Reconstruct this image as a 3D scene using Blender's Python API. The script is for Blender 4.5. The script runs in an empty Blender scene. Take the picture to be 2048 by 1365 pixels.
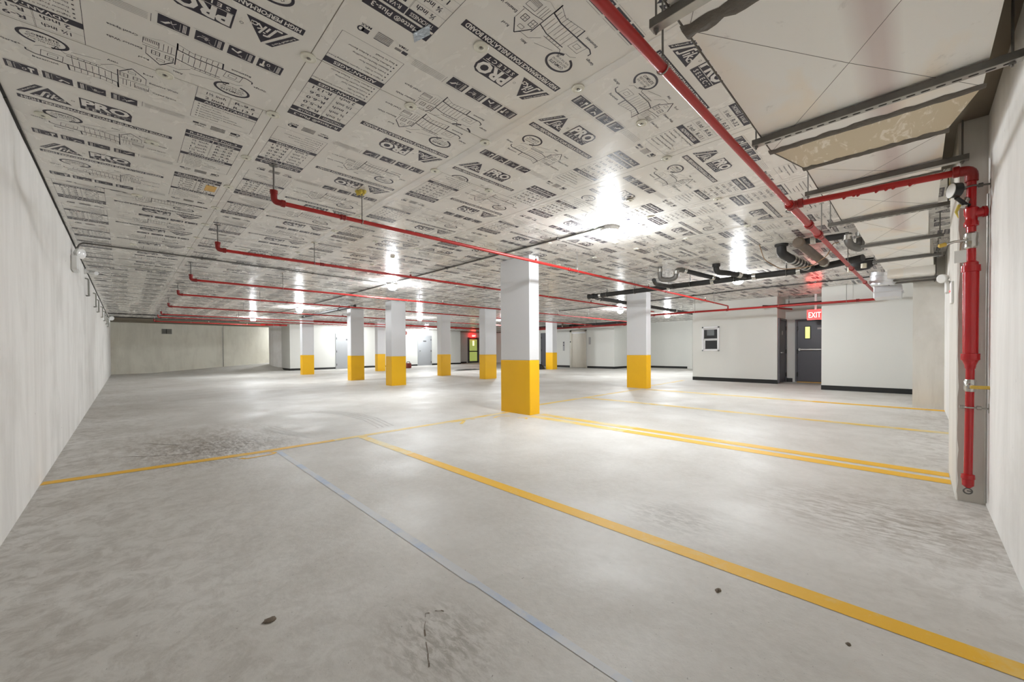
import bpy, math, random
import numpy as np
from mathutils import Vector, Matrix
random.seed(7)
rng = np.random.default_rng(5)
PI = math.pi
SC = bpy.context.scene
COL = SC.collection

# ------------------------------------------------------------------ frame of reference
H = 1.0535                     # lens height above the floor under the camera
ZC = 2.5945                    # underside of the insulated ceiling
def fz(x, y):                  # the slab falls gently towards the drain
    return 0.00534 * x + 0.00209 * y

# ------------------------------------------------------------------ materials
def lin(c):
    r = []
    for v in c:
        v /= 255.0
        r.append(v / 12.92 if v <= 0.04045 else ((v + 0.055) / 1.055) ** 2.4)
    return (r[0], r[1], r[2], 1.0)

def mat(name, rgb, rough=0.5, metal=0.0, var=0.06, scale=6.0, bump=0.0, bscale=40.0, spec=0.5, emit=None, estr=0.0):
    m = bpy.data.materials.new(name); m.use_nodes = True
    nt = m.node_tree; N = nt.nodes; L = nt.links
    b = N['Principled BSDF']
    b.inputs['Roughness'].default_value = rough
    b.inputs['Metallic'].default_value = metal
    b.inputs['Specular IOR Level'].default_value = spec
    tc = N.new('ShaderNodeTexCoord')
    no = N.new('ShaderNodeTexNoise'); no.inputs['Scale'].default_value = scale; no.inputs['Detail'].default_value = 5
    L.new(tc.outputs['Object'], no.inputs['Vector'])
    mx = N.new('ShaderNodeMix'); mx.data_type = 'RGBA'
    c = lin(rgb)
    mx.inputs[6].default_value = tuple(max(0, v * (1 - var)) for v in c[:3]) + (1,)
    mx.inputs[7].default_value = tuple(min(1, v * (1 + var)) for v in c[:3]) + (1,)
    L.new(no.outputs['Fac'], mx.inputs[0]); L.new(mx.outputs[2], b.inputs['Base Color'])
    if bump:
        n2 = N.new('ShaderNodeTexNoise'); n2.inputs['Scale'].default_value = bscale; n2.inputs['Detail'].default_value = 4
        L.new(tc.outputs['Object'], n2.inputs['Vector'])
        bp = N.new('ShaderNodeBump'); bp.inputs['Strength'].default_value = bump; bp.inputs['Distance'].default_value = 0.02
        L.new(n2.outputs['Fac'], bp.inputs['Height']); L.new(bp.outputs['Normal'], b.inputs['Normal'])
    if emit is not None:
        b.inputs['Emission Color'].default_value = tuple(emit) + (1,)
        b.inputs['Emission Strength'].default_value = estr
    return m

class NT:
    """small helper for hand-built node trees"""
    def __init__(s, name):
        s.m = bpy.data.materials.new(name); s.m.use_nodes = True
        s.nt = s.m.node_tree; s.b = s.nt.nodes['Principled BSDF']
        s.tc = s.nt.nodes.new('ShaderNodeTexCoord')
    def n(s, t, **kw):
        o = s.nt.nodes.new(t)
        for k, v in kw.items():
            setattr(o, k, v)
        return o
    def l(s, a, b): s.nt.links.new(a, b)
    def mapping(s, scale=(1, 1, 1), loc=(0, 0, 0), rot=(0, 0, 0)):
        o = s.n('ShaderNodeMapping'); o.inputs['Scale'].default_value = scale
        o.inputs['Location'].default_value = loc; o.inputs['Rotation'].default_value = rot
        s.l(s.tc.outputs['Object'], o.inputs['Vector']); return o.outputs['Vector']
    def noise(s, vec, scale, detail=5, rough=0.55, dist=0.0):
        o = s.n('ShaderNodeTexNoise'); o.inputs['Scale'].default_value = scale; o.inputs['Detail'].default_value = detail
        o.inputs['Roughness'].default_value = rough; o.inputs['Distortion'].default_value = dist
        s.l(vec, o.inputs['Vector']); return o.outputs['Fac']
    def ramp(s, fac, lo, hi, a=0.0, b=1.0):
        o = s.n('ShaderNodeMapRange'); o.inputs['From Min'].default_value = lo; o.inputs['From Max'].default_value = hi
        o.inputs['To Min'].default_value = a; o.inputs['To Max'].default_value = b
        s.l(fac, o.inputs['Value']); return o.outputs['Result']
    def mix(s, fac, a, b):
        o = s.n('ShaderNodeMix', data_type='RGBA')
        for i, v in ((6, a), (7, b)):
            if isinstance(v, tuple): o.inputs[i].default_value = v
            else: s.l(v, o.inputs[i])
        if isinstance(fac, (int, float)): o.inputs[0].default_value = fac
        else: s.l(fac, o.inputs[0])
        return o.outputs[2]
    def math(s, op, a, b):
        o = s.n('ShaderNodeMath', operation=op)
        for i, v in ((0, a), (1, b)):
            if isinstance(v, (int, float)): o.inputs[i].default_value = v
            else: s.l(v, o.inputs[i])
        return o.outputs[0]
    def bump(s, h, strength, dist=0.01):
        o = s.n('ShaderNodeBump'); o.inputs['Strength'].default_value = strength; o.inputs['Distance'].default_value = dist
        s.l(h, o.inputs['Height']); s.l(o.outputs['Normal'], s.b.inputs['Normal'])

def m_floor():
    t = NT('garage_slab'); v = t.mapping()
    big = t.noise(v, 0.55, 6, 0.6, 0.4)
    mid = t.noise(v, 1.7, 5, 0.55, 0.2)
    vs = t.mapping((1.5, 0.45, 1), rot=(0, 0, 0.79))
    streak = t.noise(vs, 2.2, 6, 0.6, 0.3)
    fine = t.noise(v, 26, 5, 0.6)
    c = t.mix(t.ramp(big, 0.36, 0.64), lin((186, 182, 175)), lin((214, 212, 208)))
    c = t.mix(t.ramp(mid, 0.42, 0.75, 0, 0.42), c, lin((188, 183, 176)))
    c = t.mix(t.ramp(streak, 0.58, 0.74, 0, 0.24), c, lin((158, 152, 144)))
    c = t.mix(t.ramp(fine, 0.35, 0.7, 0, 0.16), c, lin((230, 228, 224)))
    # brown grit along the left wall and beside the right-hand pier
    sp = t.n('ShaderNodeSeparateXYZ'); t.l(t.tc.outputs['Object'], sp.inputs[0])
    dl = t.ramp(sp.outputs[0], -0.5, 1.15, 1, 0)
    dr = t.math('MULTIPLY', t.ramp(sp.outputs[1], -0.33, 0.5, 1, 0), t.ramp(sp.outputs[0], 1.8, 3.0, 0, 1))
    grit = t.ramp(t.noise(v, 9, 5, 0.75, 0.6), 0.44, 0.62)
    near = t.math('MAXIMUM', dl, dr)
    c = t.mix(t.math('MULTIPLY', t.math('MULTIPLY', near, grit), 0.42), c, lin((120, 108, 94)))
    # the scraped, muddy patch near the wall
    def blot(cx, cy, r, st, amt, col, c):
        d = t.n('ShaderNodeVectorMath', operation='DISTANCE'); t.l(t.mapping((1, .8, 0)), d.inputs[0]); d.inputs[1].default_value = (cx, cy * .8, 0)
        k = t.math('MULTIPLY', t.ramp(d.outputs['Value'], r * .25, r, 1, 0), t.ramp(t.noise(t.mapping((2.4, 0.8, 1), rot=(0, 0, 0.79)), st, 5, 0.72, 0.5), 0.43, 0.60))
        return t.mix(t.math('MULTIPLY', k, amt), c, lin(col))
    c = blot(.65, 5.85, 1.25, 4.0, .62, (140, 128, 114), c); c = blot(.75, 5.4, .9, 14, .8, (112, 102, 92), c)
    c = blot(2.42, 1.07, .30, 16, .55, (150, 146, 140), c); c = blot(.8, 1.2, .28, 18, .6, (132, 124, 112), c); c = blot(3.3, .1, .7, 12, .6, (128, 116, 102), c)
    spk = t.noise(v, 70, 3, 0.6)
    c = t.mix(t.ramp(spk, 0.70, 0.75, 0, 0.6), c, lin((92, 84, 76)))
    t.l(c, t.b.inputs['Base Color'])
    t.l(t.ramp(mid, 0.3, 0.7, 0.42, 0.62), t.b.inputs['Roughness'])
    t.b.inputs['Specular IOR Level'].default_value = 0.35
    t.bump(t.math('ADD', fine, t.math('MULTIPLY', mid, 2.0)), 0.22, 0.01)
    return t.m

def m_paint(name, rgb, worn, amount):
    t = NT(name); v = t.mapping()
    c = t.mix(t.ramp(t.noise(v, 3.0, 6, 0.7, 0.6), 0.62 - amount * 0.42, 0.80 - amount * 0.42), lin(rgb), lin(worn))
    c = t.mix(t.ramp(t.noise(v, 34, 4, 0.6), 0.62, 0.72, 0, 0.5), c, lin(worn))
    t.l(c, t.b.inputs['Base Color']); t.b.inputs['Roughness'].default_value = 0.55
    return t.m

def m_concrete_wall(name, rgb, dark, streak=0.5):
    t = NT(name); v = t.mapping((1, 1, 0.22)); v0 = t.mapping()
    st = t.noise(v, 2.6, 6, 0.68, 0.5)
    bl = t.noise(v0, 1.1, 6, 0.6)
    c = t.mix(t.ramp(st, 0.42, 0.66, 0, streak), lin(rgb), lin(dark))
    c = t.mix(t.ramp(bl, 0.52, 0.70, 0, 0.5), c, lin(dark))
    c = t.mix(t.ramp(t.noise(v0, 16, 5, 0.7), 0.68, 0.74, 0, 0.5), c, lin((150, 146, 140)))
    vo = t.n('ShaderNodeTexVoronoi'); vo.inputs['Scale'].default_value = 2.6; t.l(v0, vo.inputs['Vector'])
    c = t.mix(t.ramp(vo.outputs['Distance'], 0.018, 0.03, 0.75, 0), c, lin((105, 100, 95)))
    t.l(c, t.b.inputs['Base Color']); t.b.inputs['Roughness'].default_value = 0.7
    t.b.inputs['Specular IOR Level'].default_value = 0.25
    t.bump(t.noise(v0, 12, 6, 0.6), 0.15, 0.01)
    return t.m

def m_foil(name, rgb, rough):
    t = NT(name); v = t.mapping((1, 0.5, 1)); v0 = t.mapping()
    w = t.noise(v, 7, 4, 0.6, 0.6)
    c = t.mix(t.ramp(t.noise(v0, 0.8, 5, 0.6), 0.35, 0.65), lin(rgb), lin(tuple(max(0, x - 7) for x in rgb)))
    t.l(c, t.b.inputs['Base Color'])
    t.l(t.ramp(w, 0.3, 0.7, rough - 0.03, rough + 0.05), t.b.inputs['Roughness'])
    t.b.inputs['Specular IOR Level'].default_value = 0.33
    t.bump(t.math('ADD', w, t.math('MULTIPLY', t.noise(v0, 24, 3, 0.5), 0.2)), 0.07, 0.012)
    return t.m

def m_duct():
    t = NT('duct_jacket'); v = t.mapping((0.6, 1.3, 1), rot=(0, 0, 0.6)); v0 = t.mapping()
    c = t.mix(t.ramp(t.noise(v, 2.2, 4, 0.5, 0.4), 0.52, 0.68, 0, 0.5), lin((238, 236, 231)), lin((244, 224, 196)))
    sp = t.n('ShaderNodeSeparateXYZ'); t.l(t.tc.outputs['Object'], sp.inputs[0])
    band = t.math('MULTIPLY', t.ramp(sp.outputs[1], -0.16, -0.10, 0, 1), t.ramp(sp.outputs[1], -0.06, 0.02, 1, 0))
    band = t.math('MULTIPLY', band, t.ramp(sp.outputs[0], 3.2, 3.0, 0, 1))
    c = t.mix(t.math('MULTIPLY', band, 0.45), c, lin((176, 142, 140)))
    c = t.mix(t.ramp(t.noise(v0, 9, 7, 0.7, 0.5), 0.62, 0.70, 0, 0.3), c, lin((160, 154, 146)))
    t.l(c, t.b.inputs['Base Color']); t.b.inputs['Roughness'].default_value = 0.5
    t.bump(t.noise(v0, 6, 5, 0.6), 0.12, 0.01)
    return t.m

def m_beige():
    t = NT('sealed_transition'); v = t.mapping((1, 3.2, 1), rot=(0, 0, 0.5))
    c = t.mix(t.ramp(t.noise(v, 4.5, 6, 0.6, 1.6), 0.55, 0.62, 0, 0.8), lin((206, 192, 164)), lin((238, 230, 216)))
    t.l(c, t.b.inputs['Base Color']); t.b.inputs['Roughness'].default_value = 0.45
    return t.m

def m_steel():
    t = NT('brushed_steel'); v = t.mapping((30, 30, 0.8))
    c = t.mix(t.noise(v, 3, 3), lin((176, 172, 162)), lin((206, 202, 192)))
    t.l(c, t.b.inputs['Base Color']); t.b.inputs['Metallic'].default_value = 0.9; t.b.inputs['Roughness'].default_value = 0.32
    return t.m

M = dict(
    floor=m_floor(),
    line=m_paint('yellow_line_paint', (228, 176, 30), (222, 196, 126), 0.15),
    line_worn=m_paint('worn_yellow_line_paint', (226, 192, 96), (216, 204, 164), 0.42),
    chalk=m_paint('blue_chalk', (172, 186, 208), (200, 201, 203), 0.62),
    tread=m_paint('tyre_mark', (172, 168, 162), (194, 191, 186), 0.6),
    wall=m_concrete_wall('painted_concrete_wall', (234, 232, 229), (200, 197, 192), 0.42),
    pier=m_concrete_wall('painted_concrete_pier', (212, 209, 202), (176, 171, 162), 0.4),
    farwall=m_concrete_wall('far_concrete_wall', (232, 229, 216), (208, 204, 190), 0.5),
    drywall=mat('white_drywall', (219, 219, 214), 0.6, var=0.03, scale=1.5, bump=0.04, bscale=60),
    base=mat('black_rubber_base', (22, 23, 22), 0.5),
    gap=mat('dark_joint', (40, 37, 33), 0.9),
    seam=mat('board_joint', (122, 116, 106), 0.8),
    slab=mat('bare_ceiling_slab', (138, 128, 112), 0.8, var=0.12),
    foil=m_foil('foil_facer', (226, 223, 217), 0.25),
    ink=m_foil('printed_ink', (42, 38, 52), 0.4),
    ink_grey=m_foil('printed_grey_ink', (132, 129, 128), 0.4),
    white_ink=m_foil('unprinted_facer', (226, 223, 219), 0.25),
    tape_foil=mat('seam_tape', (216, 214, 210), 0.22, bump=0.15, bscale=18, spec=0.7),
    col=mat('column_white_paint', (214, 214, 216), 0.5, var=0.03, scale=2.0, bump=0.05, bscale=30),
    yellow=mat('column_yellow_paint', (240, 184, 0), 0.45, var=0.04, scale=3.0, bump=0.04, bscale=30),
    red=mat('red_pipe_paint', (166, 24, 20), 0.4, var=0.12, scale=9, spec=0.5),
    red_fit=mat('red_fitting_paint', (134, 20, 17), 0.38, var=0.15, scale=14, bump=0.08, bscale=60),
    red_bright=mat('glossy_red_paint', (172, 18, 24), 0.22, var=0.08, scale=12, bump=0.05, bscale=20, spec=0.6),
    zinc=mat('galvanised_steel', (168, 166, 160), 0.38, 0.8, var=0.15, scale=18),
    zinc_dark=mat('dull_strut_steel', (112, 110, 106), 0.5, 0.6, var=0.22, scale=16),
    rod=mat('threaded_rod_steel', (120, 118, 114), 0.5, 0.6, bump=0.3, bscale=220),
    iron=mat('black_cast_iron', (38, 37, 36), 0.62, var=0.2, scale=14, bump=0.08, bscale=60),
    clamp=mat('stainless_band', (190, 188, 182), 0.25, 0.95),
    rust=mat('weathered_brown_pipe', (96, 82, 68), 0.55, var=0.25, scale=12, bump=0.1),
    mastic=mat('grey_duct_mastic', (98, 92, 84), 0.75, var=0.25, scale=20, bump=0.4, bscale=40),
    duct=m_duct(), beige=m_beige(), steel=m_steel(),
    crease=mat('pressed_crease', (120, 116, 110), 0.7),
    shiny=mat('bright_duct_metal', (222, 223, 226), 0.3, 0.6, var=0.04, scale=8, bump=0.1, bscale=12),
    grey_door=mat('light_grey_door_paint', (158, 160, 162), 0.4, var=0.03),
    dark_door=mat('charcoal_door_paint', (78, 77, 84), 0.4, var=0.04),
    frame_dark=mat('charcoal_frame_paint', (88, 87, 92), 0.42),
    chrome=mat('satin_chrome', (206, 206, 206), 0.2, 0.9),
    hinge=mat('dark_hinge', (58, 56, 54), 0.4, 0.6),
    plate=mat('sign_plate', (168, 168, 170), 0.4),
    plate_dark=mat('dark_sign_plate', (84, 84, 84), 0.4),
    lit_yellow=mat('lit_wired_glass', (224, 226, 150), 0.2, emit=(0.72, 0.78, 0.22), estr=1.0),
    lit_green=mat('lit_green_glass', (150, 165, 90), 0.2, emit=(0.30, 0.36, 0.09), estr=0.9),
    reflection_glow=mat('glowing_glass_reflection', (230, 240, 160), 0.3, emit=(0.95, 1.0, 0.45), estr=1.6),  # emissive colour imitating a reflection in the door glass, not a lamp
    white=mat('white_plastic', (228, 228, 226), 0.4),
    off_white=mat('moulded_washer_plastic', (214, 212, 198), 0.4, bump=0.05),
    frame_white=mat('white_window_frame', (232, 232, 234), 0.35),
    glass=mat('dark_office_glass', (34, 36, 40), 0.05, spec=0.8),
    paper=mat('paper_notice', (120, 124, 126), 0.7),
    black=mat('black_plastic', (20, 20, 21), 0.4),
    bag=mat('black_bin_bag', (26, 27, 30), 0.28, bump=0.6, bscale=14),
    lens=mat('lit_lamp_lens', (255, 255, 255), 0.3, emit=(0.93, 0.97, 1.0), estr=1.0),
    lens_off=mat('clear_lamp_lens', (236, 236, 236), 0.12, spec=0.8, bump=0.3, bscale=40),
    exit_red=mat('exit_red_face', (220, 30, 28), 0.4, emit=(1.0, 0.008, 0.0075), estr=14.0),
    exit_letter=mat('exit_lit_letters', (255, 230, 224), 0.4, emit=(1.0, 0.42, 0.36), estr=5.0),
    led=mat('red_led', (255, 40, 40), 0.4, emit=(1.0, 0.05, 0.05), estr=4.0),
    foam=mat('yellow_foam', (206, 184, 84), 0.8, var=0.2, scale=30, bump=0.4, bscale=50),
    kraft=mat('orange_tape', (222, 180, 104), 0.6, var=0.1, scale=20),
    silver=mat('silver_tape', (158, 168, 178), 0.3, 0.3, var=0.15, scale=40, bump=0.4, bscale=60),
    crackfill=mat('dirt_in_cracks', (112, 100, 88), 0.9, var=0.2, scale=30),
    dirt=mat('dried_mud', (118, 106, 92), 0.9, var=0.3, scale=40, bump=0.5),
    tank=mat('faded_red_plastic', (120, 44, 36), 0.5),
    mop=mat('dusty_cloth', (70, 68, 64), 0.9),
    vent=mat('grey_louvre_metal', (150, 150, 142), 0.5, 0.3),
    yellow_grip=mat('yellow_lever_grip', (206, 172, 74), 0.5, var=0.2, scale=30),
    wire=mat('tan_cable', (150, 118, 84), 0.6),
    flush=mat('pale_plastic_pipe', (208, 200, 178), 0.4),
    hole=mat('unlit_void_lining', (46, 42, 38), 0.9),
)

# ------------------------------------------------------------------ mesh building
class MB:
    def __init__(s): s.v = []; s.f = []; s.mi = []; s.sm = []; s.mats = []; s.cur = 0
    def use(s, m):
        if m not in s.mats: s.mats.append(m)
        s.cur = s.mats.index(m); return s
    def add(s, vs, fs, smooth=False):
        o = len(s.v); s.v += [tuple(p) for p in vs]
        for f in fs: s.f.append(tuple(i + o for i in f)); s.mi.append(s.cur); s.sm.append(smooth)
        return s
    def box(s, x0, x1, y0, y1, z0, z1, bev=0.0):
        if bev > 0:
            b = min(bev, abs(x1 - x0) / 2.01, abs(y1 - y0) / 2.01, abs(z1 - z0) / 2.01)
            vs = []; 
            cx, cy, cz = (x0 + x1) / 2, (y0 + y1) / 2, (z0 + z1) / 2
            hx, hy, hz = abs(x1 - x0) / 2, abs(y1 - y0) / 2, abs(z1 - z0) / 2
            idx = {}
            for sx in (-1, 1):
                for sy in (-1, 1):
                    for sz in (-1, 1):
                        for a in range(3):
                            h = [hx - b, hy - b, hz - b]; h[a] += b
                            idx[(sx, sy, sz, a)] = len(vs)
                            vs.append((cx + sx * h[0], cy + sy * h[1], cz + sz * h[2]))
            fs = []
            for a in range(3):
                o = [i for i in range(3) if i != a]
                for sa in (-1, 1):
                    q = []
                    for s1, s2 in ((-1, -1), (1, -1), (1, 1), (-1, 1)):
                        k = [0, 0, 0]; k[a] = sa; k[o[0]] = s1; k[o[1]] = s2; q.append(idx[(k[0], k[1], k[2], a)])
                    fs.append(q)
                o1, o2 = o
                for s1 in (-1, 1):
                    for s2 in (-1, 1):
                        q = []
                        for sa, ax in ((-1, o1), (1, o1), (1, o2), (-1, o2)):
                            k = [0, 0, 0]; k[a] = sa; k[o1] = s1; k[o2] = s2; q.append(idx[(k[0], k[1], k[2], ax)])
                        fs.append(q)
            for sx in (-1, 1):
                for sy in (-1, 1):
                    for sz in (-1, 1): fs.append([idx[(sx, sy, sz, a)] for a in range(3)])
            return s.add(vs, fs)
        vs = [(x, y, z) for z in (z0, z1) for y in (y0, y1) for x in (x0, x1)]
        return s.add(vs, [(0, 2, 3, 1), (4, 5, 7, 6), (0, 1, 5, 4), (2, 6, 7, 3), (0, 4, 6, 2), (1, 3, 7, 5)])
    def tube(s, pts, r, n=12, caps=True, fillet=0.0, fs=5):
        P = [Vector(p) for p in pts]
        if fillet > 0 and len(P) > 2:
            Q = [P[0]]
            for i in range(1, len(P) - 1):
                a = (P[i - 1] - P[i]); b = (P[i + 1] - P[i]); d = min(fillet, a.length * 0.49, b.length * 0.49)
                A = P[i] + a.normalized() * d; B = P[i] + b.normalized() * d
                for k in range(fs + 1):
                    t = k / fs; Q.append((1 - t) ** 2 * A + 2 * t * (1 - t) * P[i] + t * t * B)
            Q.append(P[-1]); P = Q
        rr = r if isinstance(r, (list, tuple)) else [r] * len(P)
        T = []
        for i in range(len(P)):
            a = P[max(0, i - 1)]; b = P[min(len(P) - 1, i + 1)]; T.append((b - a).normalized())
        ref = Vector((0, 0, 1)) if abs(T[0].z) < 0.9 else Vector((1, 0, 0))
        u = T[0].cross(ref).normalized(); vs = []; fc = []
        for i in range(len(P)):
            u = (u - T[i] * u.dot(T[i])).normalized(); w = T[i].cross(u)
            for k in range(n):
                a = 2 * PI * k / n; vs.append(P[i] + (u * math.cos(a) + w * math.sin(a)) * rr[i])
        for i in range(len(P) - 1):
            for k in range(n): fc.append((i * n + k, i * n + (k + 1) % n, (i + 1) * n + (k + 1) % n, (i + 1) * n + k))
        s.add(vs, fc, True)
        if caps:
            o = len(P) - 1
            s.add(vs[:n], [tuple(range(n))]); s.add(vs[o * n:], [tuple(range(n))])
        return s
    def lathe(s, base, axis, prof, n=20, smooth=True):
        """prof: list of (distance along the axis, radius)"""
        B = Vector(base); A = Vector(axis).normalized()
        ref = Vector((0, 0, 1)) if abs(A.z) < 0.9 else Vector((1, 0, 0))
        u = A.cross(ref).normalized(); w = A.cross(u)
        ring = lambda d, r: [B + A * d + (u * math.cos(2 * PI * k / n) + w * math.sin(2 * PI * k / n)) * max(r, 1e-5) for k in range(n)]
        run = [0]
        def flush(idx):
            vs = []; fc = []
            for i in idx: vs += ring(*prof[i])
            for i in range(len(idx) - 1):
                for k in range(n): fc.append((i * n + k, i * n + (k + 1) % n, (i + 1) * n + (k + 1) % n, (i + 1) * n + k))
            s.add(vs, fc, smooth)
        for i in range(1, len(prof)):
            run.append(i)
            if i < len(prof) - 1:
                a = math.atan2(prof[i][1] - prof[i - 1][1], prof[i][0] - prof[i - 1][0]); b = math.atan2(prof[i + 1][1] - prof[i][1], prof[i + 1][0] - prof[i][0])
                if abs((b - a + PI) % (2 * PI) - PI) > .6: flush(run); run = [i]
        flush(run)
        s.add(ring(*prof[0]), [tuple(range(n))]); s.add(ring(*prof[-1]), [tuple(range(n))])
        return s
    def torus(s, c, axis, R, r, a0=0.0, a1=2 * PI, n=18, m=8):
        A = Vector(axis).normalized(); ref = Vector((0, 0, 1)) if abs(A.z) < 0.9 else Vector((1, 0, 0))
        u = A.cross(ref).normalized(); w = A.cross(u)
        pts = [Vector(c) + (u * math.cos(a0 + (a1 - a0) * k / n) + w * math.sin(a0 + (a1 - a0) * k / n)) * R for k in range(n + 1)]
        return s.tube(pts, r, m)
    def poly(s, pts, z0, z1):
        n = len(pts); vs = [(x, y, z0) for x, y in pts] + [(x, y, z1) for x, y in pts]
        return s.add(vs, [tuple(range(n - 1, -1, -1)), tuple(range(n, 2 * n))] + [(i, (i + 1) % n, n + (i + 1) % n, n + i) for i in range(n)])
    def build(s, name, m=None, parent=None, origin=None):
        me = bpy.data.meshes.new(name)
        o = Vector((0, 0, 0))
        if parent is not None: o = Vector(parent['_o'])
        elif origin is not None: o = Vector(origin)
        me.from_pydata([tuple(Vector(p) - o) for p in s.v], [], s.f)
        mats = s.mats or [m]
        for x in mats: me.materials.append(x)
        me.polygons.foreach_set('material_index', s.mi); me.polygons.foreach_set('use_smooth', s.sm)
        me.validate(); me.update()
        ob = bpy.data.objects.new(name, me); COL.objects.link(ob)
        if parent is not None:
            ob.parent = parent; ob['_o'] = tuple(o)
        else:
            ob.location = o; ob['_o'] = tuple(o)
        return ob

def thing(name, label, cat, loc, group=None):
    o = bpy.data.objects.new(name, None); COL.objects.link(o); o.location = loc; o['_o'] = tuple(loc)
    o.empty_display_size = 0.05
    return tag(o, label, cat, group)
def tag(o, label, cat, group=None):
    o['label'] = label; o['category'] = cat
    if group: o['group'] = group
    return o
def struct(o, label=None):
    o['kind'] = 'structure'
    if label: o['label'] = label
    return o
def B(*a, m=None, **k): return MB().use(m).box(*a, **k)

# ------------------------------------------------------------------ flat lettering
_dg = None
_txt = {}
def text2d(s, bold=0.0, res=2, shear=0.0):
    """outline of a string as triangles, left edge at 0, cap height 1"""
    key = (s, bold, res, shear)
    if key in _txt: return _txt[key]
    cu = bpy.data.curves.new('t', 'FONT'); cu.body = s; cu.size = 1.0; cu.resolution_u = res; cu.fill_mode = 'FRONT'
    cu.offset = bold; cu.shear = shear
    ob = bpy.data.objects.new('t', cu); COL.objects.link(ob)
    dg = bpy.context.evaluated_depsgraph_get(); dg.update()
    me = ob.evaluated_get(dg).to_mesh()
    v = np.array([p.co[:2] for p in me.vertices], float).reshape(-1, 2)
    me.calc_loop_triangles()
    t = np.array([q.vertices[:] for q in me.loop_triangles], int).reshape(-1, 3)
    ob.evaluated_get(dg).to_mesh_clear(); bpy.data.objects.remove(ob); bpy.data.curves.remove(cu)
    if len(v):
        v[:, 0] -= v[:, 0].min(); v /= 0.73
    _txt[key] = (v, t); return v, t

# ------------------------------------------------------------------ the printed ceiling boards
W_BOARD = 1.2065; X0 = -0.505; PERIOD = 0.88

class Print:
    def __init__(s): s.V = {k: [] for k in 'dwg'}; s.T = {k: [] for k in 'dwg'}; s.n = {k: 0 for k in 'dwg'}
    def tri(s, k, v, t):
        v = np.asarray(v, float).reshape(-1, 2); t = np.asarray(t, int).reshape(-1, 3)
        s.V[k].append(v); s.T[k].append(t + s.n[k]); s.n[k] += len(v)
    def polyg(s, k, pts): s.tri(k, pts, [(0, i, i + 1) for i in range(1, len(pts) - 1)])
    def rect(s, k, u0, u1, v0, v1): s.polyg(k, [(u0, v0), (u1, v0), (u1, v1), (u0, v1)])
    def line(s, pts, w=0.002, k='d'):
        for (a, b), (c, d) in zip(pts[:-1], pts[1:]):
            L = math.hypot(c - a, d - b) or 1; nx, ny = -(d - b) / L * w / 2, (c - a) / L * w / 2
            s.polyg(k, [(a + nx, b + ny), (c + nx, d + ny), (c - nx, d - ny), (a - nx, b - ny)])
    def ring(s, k, cu, cv, ru, rv, w, n=28, a0=0, a1=2 * PI):
        p = [(cu + math.cos(a0 + (a1 - a0) * i / n) * ru, cv + math.sin(a0 + (a1 - a0) * i / n) * rv) for i in range(n + 1)]
        q = [(cu + math.cos(a0 + (a1 - a0) * i / n) * (ru - w), cv + math.sin(a0 + (a1 - a0) * i / n) * (rv - w)) for i in range(n + 1)]
        for i in range(n): s.polyg(k, [p[i], p[i + 1], q[i + 1], q[i]])
    def text(s, k, txt, u, v, h, width=None, bold=0.0, res=2, shear=0.0, skew=None, lod=0):
        """baseline starts at (u, v); h is the cap height; width squeezes the line to fit"""
        V, T = text2d(txt, bold, res, shear)
        if not len(V): return
        w0 = V[:, 0].max(); sx = h if width is None else width / w0
        P = np.stack([u + V[:, 0] * sx, v - V[:, 1] * h], 1)
        if skew: P[:, 1] += (P[:, 0] - u) * skew
        s.tri(k, P, T)
    def done(s):
        s.out = {}
        for k in 'dwg':
            if s.V[k]: s.out[k] = (np.concatenate(s.V[k]), np.concatenate(s.T[k]))
        return s.out

def sika(P, det):
    P.polyg('d', [(.069, -.040), (.154, -.185), (.186, -.185), (.100, -.040)])
    P.polyg('d', [(.119, -.040), (.203, -.187), (.289, -.040)])
    if det:
        # lettering inside the triangle (italic, white)
        P.line([(.140, -.052), (.165, -.052), (.186, -.125), (.206, -.128)], .011, 'w')
        P.line([(.190, -.062), (.199, -.098)], .009, 'w'); P.rect('w', .200, .210, -.113, -.105)
        P.line([(.206, -.060), (.224, -.125)], .009, 'w'); P.line([(.214, -.084), (.236, -.098)], .007, 'w'); P.line([(.219, -.084), (.238, -.060)], .008, 'w')
        P.ring('w', .250, -.072, .014, .014, .006, 12); P.line([(.262, -.088), (.262, -.060)], .007, 'w')
        V, T = text2d('R-Matte® Plus-3', .02, 1)
        q = V.copy(); w = q[:, 0].max(); q[:, 0] *= .138 / w; q[:, 1] *= .013
        a = math.atan2(-.145, .085); c, s_ = math.cos(a), math.sin(a)
        # run the small name up the slanted bar
        R = np.stack([.098 + q[:, 0] * c + q[:, 1] * (-s_) * -1 * 0 + q[:, 1] * s_ * -1 * -.0, -.050 + q[:, 0] * s_], 1)
        R[:, 0] += -.010 + (-q[:, 1]) * 0.9 + .004
        P.tri('w', R, T)
        P.ring('d', .296, -.112, .008, .008, .002, 10)

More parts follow.
